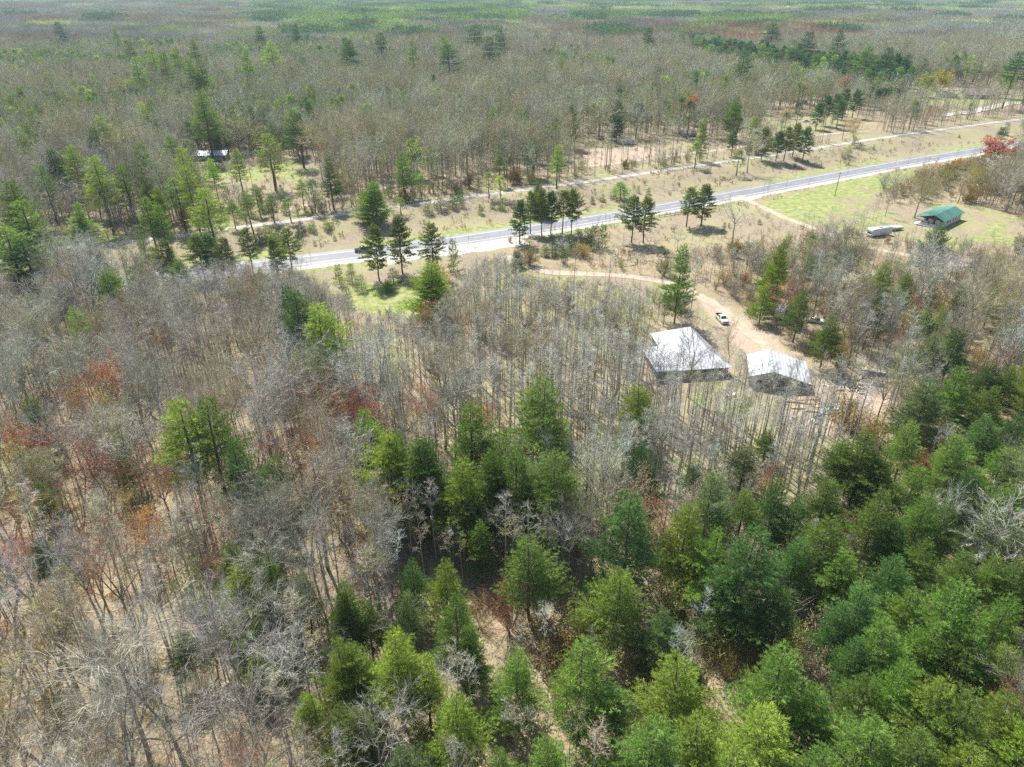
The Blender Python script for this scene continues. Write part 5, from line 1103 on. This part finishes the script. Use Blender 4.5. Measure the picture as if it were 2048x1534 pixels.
# vehicles -----------------------------------------------------------------
def wheels(e, xs_, hw_, r=.4, w_=.26):
    for x_ in xs_:
        for s_ in (-1, 1):
            wl = part("wheel", MB().cyl((x_, s_ * hw_ - w_ / 2, r), (x_, s_ * hw_ + w_ / 2, r), r, 16), M_BLK, e)
            part("rim", MB().cyl((x_, s_ * (hw_ + w_ / 2) - .02, r), (x_, s_ * (hw_ + w_ / 2) + .02, r), r * .55, 10), M_CHROME, wl)
def pickup(x, y, rot, paint, label, group=None):
    """faces +x"""
    e = root("pickup_truck", x, y, rot, label, "pickup truck", group); hw_ = .98
    b_ = MB(); prof = [(-2.9, .5), (2.85, .45), (2.95, .75), (2.9, 1.05), (1.35, 1.18), (-.75, 1.18), (-2.9, 1.15)]
    for a, c_ in (((-hw_, -hw_ + .02), 0),): pass
    V = [(px, -hw_, pz) for px, pz in prof] + [(px, hw_, pz) for px, pz in prof]; k = len(prof)
    b_.add(V, [(i, k + i, k + (i + 1) % k, (i + 1) % k) for i in range(k) if i != 5]); 
    for off, fl in ((0, 0), (k, 1)):
        F = [(off, off + i, off + i + 1) for i in range(1, k - 1)]; b_.add(V, F if not fl else [f[::-1] for f in F])
    b_.box(-.8, -.72, -hw_ + .03, hw_ - .03, 1.1, 1.2); part("body", b_, paint, e)
    part("cargo_bed", MB().box(-2.82, -.8, -.82, .82, .72, .80).box(-2.86, -2.80, -.9, .9, .72, 1.22).box(-2.8, -.8, -.93, -.84, .72, 1.2).box(-2.8, -.8, .84, .93, .72, 1.2), M_BLK, e)
    cab = MB(); c0 = [(-.78, -hw_ + .04, 1.17), (1.40, -hw_ + .04, 1.17), (1.40, hw_ - .04, 1.17), (-.78, hw_ - .04, 1.17)]; c1 = [(-.60, -.78, 1.86), (.62, -.78, 1.86), (.62, .78, 1.86), (-.60, .78, 1.86)]
    cab.add(c0 + c1, [(0, 1, 5, 4), (1, 2, 6, 5), (2, 3, 7, 6), (3, 0, 4, 7), (4, 5, 6, 7)]); part("cab", cab, paint, e)
    def gl(nm, q):
        q = np.array(q, float); nrm = np.cross(q[1] - q[0], q[3] - q[0]); nrm /= np.linalg.norm(nrm); cc = q.mean(0); q = cc + (q - cc) * np.array([.86, .86, .80]) + nrm * .015
        part(nm, MB_add(q), M_GLASS, e)
    def MB_add(q): g_ = MB(); g_.add(q, [(0, 1, 2, 3)]); return g_
    gl("windscreen", [c0[1], c0[2], c1[2], c1[1]]); gl("rear_window", [c0[3], c0[0], c1[0], c1[3]]); gl("side_window", [c0[0], c0[1], c1[1], c1[0]]); gl("side_window", [c0[2], c0[3], c1[3], c1[2]])
    for s_ in (-1, 1): part("headlight", MB().box(2.90, 2.97, s_ * .78 - .17, s_ * .78 + .17, .78, .98), M_LAMP, e); part("mirror", MB().box(1.0, 1.14, s_ * 1.1 - .09, s_ * 1.1 + .09, 1.2, 1.38), M_BLK, e)
    part("grille", MB().box(2.91, 2.96, -.56, .56, .68, .98), M_BLK, e); part("bumper", MB().box(2.93, 3.08, -.95, .95, .42, .62).box(-3.05, -2.9, -.95, .95, .45, .62), M_CHROME, e)
    wheels(e, (-1.85, 1.9), .86); return e
def car(x, y, rot, paint, label, group=None):
    e = root("parked_car", x, y, rot, label, "car", group); hw_ = .88; b_ = MB(); prof = [(-2.25, .4), (2.25, .35), (2.3, .62), (2.1, .84), (.95, .95), (-1.7, .98), (-2.25, .88)]
    V = [(px, -hw_, pz) for px, pz in prof] + [(px, hw_, pz) for px, pz in prof]; k = len(prof); b_.add(V, [(i, k + i, k + (i + 1) % k, (i + 1) % k) for i in range(k)])
    for off in (0, k): b_.add(V, [(off, off + i, off + i + 1) for i in range(1, k - 1)])
    part("body", b_, paint, e); c0 = [(-1.7, -.82, .96), (.98, -.82, .94), (.98, .82, .94), (-1.7, .82, .96)]; c1 = [(-1.05, -.62, 1.42), (.28, -.62, 1.42), (.28, .62, 1.42), (-1.05, .62, 1.42)]
    g_ = MB(); g_.add(c0 + c1, [(0, 1, 5, 4), (1, 2, 6, 5), (2, 3, 7, 6), (3, 0, 4, 7)]); part("windows", g_, M_GLASS, e); part("roof", MB().box(-1.06, .29, -.64, .64, 1.41, 1.46), paint, e)
    for s_ in (-1, 1): part("headlight", MB().box(2.2, 2.31, s_ * .62 - .16, s_ * .62 + .16, .6, .74), M_LAMP, e)
    wheels(e, (-1.4, 1.45), .78, .32, .2); return e
pickup(58.7, 181.6, R(-84), M_WPAINT, "white pickup parked facing the house on the sandy drive")
Q_, s_ = resample(road_w, 1.0); uu, vv, _ = project(Q_[:, 0], Q_[:, 1], 0 * Q_[:, 0]); ii_ = int(np.argmin(np.abs(uu - 727))); dd_ = Q_[ii_ + 1] - Q_[ii_ - 1]; dd_ /= np.linalg.norm(dd_); pp_ = Q_[ii_] + np.array([-dd_[1], dd_[0]]) * 1.9
pickup(pp_[0], pp_[1], math.atan2(-dd_[1], -dd_[0]), M_BLUEP, "dark blue pickup driving on the highway left of three pines").location.z += .04
def cx(u, v): return at(u, v)[:2]
car(*cx(1612, 244), R(15), M_SILVER, "pale silver car parked on dirt beyond the trail")
car(*cx(1632, 645), R(-20), M_SILVER, "silver car half hidden under pines right of the drive")
car(*cx(1225, 275), R(5), M_BLUEP, "dark car left of the white camper, nearer the woods")
car(*cx(1203, 279), R(60), M_BLUEP, "dark car under bare trees, farther from the white camper")
def camper(name, u, v, rot, Lx, label, cat, m=M_WPAINT, front=False, hz=2.9):
    x, y = cx(u, v); e = root(name, x, y, R(rot), label, cat); hx = Lx / 2
    prof = [(-hx, .55), (hx - .5, .55), (hx, 1.1), (hx - .15, 2.3), (hx - .6, hz), (-hx + .2, hz), (-hx, hz - .3)] if not front else [(-hx, .55), (hx, .5), (hx + .35, 1.0), (hx + .1, 1.35), (hx - .45, 1.55), (hx + .15, 2.1), (hx - .2, hz), (-hx, hz)]
    V = [(a, -1.22, b_) for a, b_ in prof] + [(a, 1.22, b_) for a, b_ in prof]; k = len(prof); g_ = MB(); g_.add(V, [(i, k + i, k + (i + 1) % k, (i + 1) % k) for i in range(k)])
    for off in (0, k):
        c_ = np.mean(V[off:off + k], 0); g_.add(V[off:off + k] + [tuple(c_)], [(i, (i + 1) % k, k) for i in range(k)])
    part("body", g_, m, e)
    for a in np.linspace(-hx + .8, hx - 2.2, max(2, int(Lx // 2.4))): window(a, a + .9, 1.5, 2.2, -1.22, e)
    part("door", MB().box(hx - 1.8, hx - 1.1, -1.28, -1.2, .6, 2.4), M_SILVER, e); part("stripe", MB().box(-hx + .1, hx - .6, -1.25, -1.21, 1.1, 1.25), M_BLUEP, e)
    part("roof_unit", MB().box(-.6, .5, -.4, .4, hz, hz + .28), M_TRIM, e)
    if front: part("windscreen", MB().add_quad([(hx + .12, -1.0, 1.32), (hx + .12, 1.0, 1.32), (hx - .38, 1.0, 1.6), (hx - .38, -1.0, 1.6)]), M_GLASS, e); wheels(e, (-hx + 2, hx - 1.2), 1.05, .42)
    else: wheels(e, (-.5, .45), 1.05, .34); part("tow_bar", MB().cyl((hx - .2, 0, .5), (hx + 1.1, 0, .48), .05, 6), M_BLK, e)
    return e
def _aq(self, q): self.add(np.array(q) + np.array([.03, 0, .05]), [(0, 1, 2, 3)]); return self
MB.add_quad = _aq
camper("motorhome", 1757, 471, 201, 9.8, "silvery white motorhome parked by the cabin drive", "motorhome", M_SILVER, True, 3.1)
ut_ = root("utility_trailer", *cx(1790, 460), R(21), "low trailer with tan tarped load right of the motorhome", "trailer")
part("bed", MB().box(-3, 3, -1.1, 1.1, .6, .75), M_WOOD, ut_); part("tarp", MB().prism([(-2.8, -1), (2.8, -1), (2.8, 1), (-2.8, 1)], .75, [1.5, 1.2, 1.4, 1.7]), M_TARP, ut_); wheels(ut_, (-.4, .5), 1.05, .34); part("tow_bar", MB().cyl((-3, 0, .6), (-4.3, 0, .5), .05, 6), M_BLK, ut_)
camper("travel_trailer", 1257, 288, -4, 8.0, "white travel trailer parked on grass beyond the trail", "camper")
camper("travel_trailer", 1561, 633, 60, 6.5, "whitish travel trailer tucked between pines beside the house drive", "camper")
# propane tank
tk = root("propane_tank", *cx(1375, 632), R(12), "white cylindrical propane tank in brush left of the white pickup", "propane tank")
g_ = MB(); pr = [(-1.55, .05), (-1.5, .25), (-1.35, .42), (-1.1, .5), (1.1, .5), (1.35, .42), (1.5, .25), (1.55, .05)]
for (a, r0_), (b2, r1_) in zip(pr[:-1], pr[1:]): g_.tubes(np.array([[a, 0, .85]]), np.array([[b2, 0, .85]]), r0_, r1_, 18)
part("tank", g_, M_TANK, tk); part("lid", MB().cyl((0, 0, 1.32), (0, 0, 1.5), .22, 12, .17), M_TANK, tk)
for a in (-.9, .9): part("foot", MB().box(a - .1, a + .1, -.35, .35, -.1, .45), M_CONC, tk)
# utility pole, fence, posts, signs ------------------------------------------
x, y, z = at(1669.5, 391); up = root("utility_pole", x, y, R(25), "slightly leaning wooden utility pole on the green lawn", "utility pole")
part("pole", MB().cyl((0, 0, -.3), (.35, 0, 10.2), .17, 10, .11), M_POLE, up); part("crossarm", MB().box(-.6, 1.3, -.06, .06, 9.5, 9.64), M_POLE, up)
for a in (-.5, .35, 1.2): part("insulator", MB().cyl((a, 0, 9.64), (a, 0, 9.84), .05, 8), M_TANK, up)
A0, A1 = np.array(at(1308, 436)[:2]), np.array(at(1372, 425)[:2]); dv = A1 - A0; Lf = np.linalg.norm(dv)
fe = root("rail_fence", A0[0], A0[1], math.atan2(dv[1], dv[0]), "weathered wooden rail fence between the highway and dry lawn", "fence")
nf = int(Lf // 2.6)
for k in range(nf + 1): part("post", MB().box(k * Lf / nf - .08, k * Lf / nf + .08, -.08, .08, -.3, 1.35), M_GREYW, fe)
for z_ in (.5, .85, 1.2): part("rail", MB().box(0, Lf, -.15, -.085, z_ - .07, z_ + .07), M_GREYW, fe)
for i_, (u_, v_) in enumerate(((1547, 399), (1555, 398.5), (1563, 397.5))):
    ps = root("wooden_post", *cx(u_, v_), 0, ("left of three short posts on the green lawn", "middle of three short posts on the green lawn", "right of three short posts on the green lawn")[i_], "post", "short posts on the green lawn")
    part("shaft", MB().cyl((0, 0, -.2), (0, 0, 1.25), .09, 8), M_POLE, ps); part("cap", MB().cyl((0, 0, 1.25), (0, 0, 1.32), .1, 8, .03), M_POLE, ps)
bo = root("trail_marker", *cx(1301, 347), 0, "short brown marker post at the edge of the trail", "marker post"); part("post", MB().box(-.12, .12, -.12, .12, -.2, 1.5), M_WOOD, bo); part("plate", MB().box(-.2, .2, -.15, -.13, 1.0, 1.45), M_TRIM, bo)
def sign(u, v, rot, wd, ht, label):
    s_ = root("road_sign", *cx(u, v), R(rot), label, "road sign"); part("board", MB().box(-wd / 2, wd / 2, -.04, .0, 1.5, 1.5 + ht), M_GRSIGN, s_); part("border", MB().box(-wd / 2 - .04, wd / 2 + .04, .002, .03, 1.46, 1.54 + ht), M_TRIM, s_)
    for a in (-wd * .35, wd * .35): part("post", MB().box(a - .05, a + .05, .03, .1, -.3, 1.5 + ht), M_GREYW, s_)
sign(189, 568, 25, 1.9, .6, "green road sign beside the highway at the left"); sign(2040, 300, 30, 3.2, .9, "green road sign beside the highway at the right edge")
# yard clutter behind the garage ------------------------------------------------
def near_pt(u, v): return at(u, v)[:2]
PL = [(1592, 803, -6, 5, .25, "lowest board stack, left of the garage's clutter"), (1613, 800, 10, 5.5, .5, "tall stack of fresh boards just below the garage"), (1628, 808, -12, 5, .35, "middle stack of tan boards in the garage clutter"), (1610, 815, 4, 6, .2, "thin layer of tan boards in front of the tall stack"), (1632, 822, -4, 4.6, .3, "nearest stack of tan boards in the garage clutter"), (1645, 812, 14, 4.2, .3, "rightmost stack of tan boards beside the blue sheets")]
for u_, v_, rt, ln, ht, lb in PL:
    e = root("lumber_stack", *near_pt(u_, v_), R(rt - 5), lb, "lumber stack", "stacks of boards by the garage"); rr_ = random.Random(u_)
    nl_ = max(2, int(ht / .08)); g_ = MB()
    for q in range(nl_):
        for w_i in range(5):
            o_ = rr_.uniform(-.3, .3); g_.box(-ln / 2 + o_, ln / 2 + o_, -.7 + w_i * .28, -.7 + w_i * .28 + .24, .12 + q * .08, .12 + q * .08 + .06)
    part("boards", g_, M_NEWWOOD, e); part("bearer", MB().box(-ln * .3 - .06, -ln * .3 + .06, -.75, .75, -.05, .12).box(ln * .3 - .06, ln * .3 + .06, -.75, .75, -.05, .12), M_WOOD, e)
for i_, (u_, v_, rt, lb) in enumerate(((1662, 819, 12, "long pale blue metal sheet lying right of the board stacks"), (1655, 826, 4, "shorter blue metal sheet nearest the dark mower"))):
    x, y = near_pt(u_, v_); g_ = MB(); nn_ = 12; ln = (5.5, 3.8)[i_]
    for q in range(nn_): g_.slab([(-ln / 2, -.6 + q * .1, .25 + .03 * (q % 2)), (ln / 2, -.6 + q * .1, .25 + .03 * (q % 2)), (ln / 2, -.5 + q * .1, .25 + .03 * ((q + 1) % 2)), (-ln / 2, -.5 + q * .1, .25 + .03 * ((q + 1) % 2))], .012)
    o = part("metal_sheet", g_, M_SHEET, None); o.location = (x, y, float(height(np.array([x]), np.array([y]))[0])); o.rotation_euler = (0, R(3), R(rt)); tag(o, lb, "metal sheet")
for i_, (u_, v_, lb) in enumerate(((1587, 837, "white lidded tub on the grass at the clutter's left"), (1624, 843, "white lidded tub just left of the dark mower"), (1631, 846, "white lidded tub in front of the dark mower"), (1455, 794, "white lidded tub on the lawn below the house"), (1468, 792, "pale lidded tub on the lawn right of the white one"))):
    x, y = near_pt(u_, v_); e = root("storage_tub", x, y, R(20 * i_), lb, "storage tub", "white tubs in the yard"); part("tub", MB().prism([(-.5, -.35), (.5, -.35), (.5, .35), (-.5, .35)], 0, .5), M_TRIM, e); part("lid", MB().box(-.54, .54, -.39, .39, .5, .56), M_TRIM, e)
mw = root("riding_mower", *near_pt(1634, 838), R(30), "dark riding mower standing below the garage clutter", "riding mower")
part("body", MB().box(-.2, .9, -.4, .4, .35, .8).box(-.8, -.2, -.45, .45, .35, .55), M_BLK, mw); part("seat", MB().box(-.65, -.25, -.22, .22, .55, .68).box(-.72, -.62, -.22, .22, .6, 1.05), M_BLK, mw); part("steering_wheel", MB().cyl((.0, 0, .95), (.03, 0, 1.0), .18, 12).cyl((.1, 0, .8), (.0, 0, .96), .03, 6), M_BLK, mw); part("deck", MB().box(-.5, .5, -.6, .6, .15, .3), M_RED, mw)
for a, r_ in ((-.5, .28), (.7, .2)):
    for s_ in (-1, 1): part("wheel", MB().cyl((a, s_ * .5 - .1, r_), (a, s_ * .5 + .1, r_), r_, 12), M_BLK, mw)
ft = root("flatbed_trailer", *near_pt(1745, 748), R(-22), "long cream-topped flatbed trailer behind the scattered firewood", "trailer"); part("load", MB().prism([(-2.6, -.6), (2.6, -.6), (2.6, .6), (-2.6, .6)], .8, [1.05, 1.1, 1.2, 1.1]), M_TARP, ft); part("bed", MB().box(-2.8, 2.8, -.8, .8, .55, .8), M_BLK, ft); wheels(ft, (-.4, .5), .85, .33, .2)
rr_ = random.Random(5); proto = None
for k in range(90):
    u_, v_ = rr_.gauss(1733, 17), rr_.gauss(768, 8)
    if k > 70: u_, v_ = rr_.gauss(1685, 14), rr_.gauss(775, 6)
    x, y, z = at(u_, v_)
    if proto is None:
        proto = bpy.data.objects.new("firewood_log", None); col.objects.link(proto); part("wood", MB().prism([(-.7, -.14), (.7, -.16), (.68, .15), (-.68, .12)], -.02, [.2, .24, .16, .18]), M_LOG, proto); part("cut_end", MB().box(.7, .72, -.12, .12, .02, .16), M_NEWWOOD, proto); o = proto
    else:
        o = proto.copy(); col.objects.link(o)
        for ch in proto.children:
            c_ = ch.copy(); col.objects.link(c_); c_.parent = o
    o.location = (x, y, z + rr_.random() * .35); o.rotation_euler = (rr_.uniform(-.3, .3), rr_.uniform(-.35, .35), rr_.random() * 6.3); sc = rr_.uniform(.6, 1.2); o.scale = (sc, sc * rr_.uniform(.9, 1.6), sc * 1.2)
    tag(o, "pale split firewood log in the scattered heap right of the garage" if k <= 70 else "pale split firewood log scattered just beside the garage's right end", "firewood log", "split firewood logs scattered by the garage" if k <= 70 else "firewood logs scattered at the garage's end")
pt = root("picnic_table", *near_pt(1202, 294), R(20), "wooden picnic table in the sandy yard by the camper", "picnic table"); part("tabletop", MB().box(-.9, .9, -.38, .38, .7, .76), M_NEWWOOD, pt)
for s_ in (-1, 1): part("bench", MB().box(-.9, .9, s_ * .75 - .13, s_ * .75 + .13, .42, .47), M_NEWWOOD, pt)
for a in (-.6, .6): part("leg_frame", MB().box(a - .04, a + .04, -.85, .85, .34, .42).box(a - .04, a + .04, -.3, -.2, 0, .7).box(a - .04, a + .04, .2, .3, 0, .7), M_WOOD, pt)
# fallen trunks --------------------------------------------------------------
def fallen(u0, v0, u1, v1, r0, lift, label, m):
    a = np.array(at(u0, v0)); b_ = np.array(at(u1, v1)); g_ = MB(); rr2 = np.random.default_rng(int(u0)); nn_ = 8; P_ = np.array([a + (b_ - a) * t for t in np.linspace(0, 1, nn_ + 1)]) + rr2.normal(0, .12, (nn_ + 1, 3)); P_[:, 2] = a[2] + r0 + np.linspace(0, lift, nn_ + 1)
    rad = np.linspace(r0, r0 * .4, nn_ + 1); base_ = P_[0].copy(); P_ -= base_; g_.tubes(P_[:-1], P_[1:], rad[:-1], rad[1:], 8)
    e = root("fallen_trunk", base_[0], base_[1], 0, label, "fallen trunk", z=base_[2]); part("log", g_, m, e)
    h_ = MB()
    for q in range(9): i_ = int(rr2.integers(2, nn_)); d_ = unit(rr2.normal(size=3) + [0, 0, .6]); h_.tubes(P_[i_][None], (P_[i_] + d_ * rr2.uniform(.6, 2.0))[None], .05, .015, 4)
    part("broken_branches", h_, m, e)
fallen(88, 1270, 157, 1277, .22, .5, "dark fallen trunk lying level among saplings at far left", M_POLE)
fallen(327, 1091, 447, 1046, .20, 1.2, "long dark fallen trunk slanting up the leaf-covered slope", M_POLE)
fallen(537, 1450, 596, 1489, .14, .6, "bleached fallen limb on leaves near the photo's lower edge", M_GREYW)

# ------------------------------------------------------------------ the air
xa, xb, ya, yb = float(xs[0]) - 60, float(xs[-1]) + 60, float(ys[0]) - 60, float(ys[-1]) + 60
hz_ = MB().box(xa, xb, ya, yb, float(gz.min()) - 1.0, 96.0)
hm = bpy.data.materials.new("haze_air"); hm.use_nodes = True; n_ = hm.node_tree; n_.nodes.remove(n_.nodes["Principled BSDF"]); pv = n_.nodes.new("ShaderNodeVolumePrincipled"); pv.inputs["Color"].default_value = (.66, .84, 1.0, 1); pv.inputs["Density"].default_value = 0.00010; pv.inputs["Anisotropy"].default_value = .15
n_.links.new(pv.outputs[0], n_.nodes["Material Output"].inputs["Volume"])
ho = bpy.data.objects.new("haze", hz_.mesh("haze", [hm])); col.objects.link(ho); tag(ho, kind="stuff")
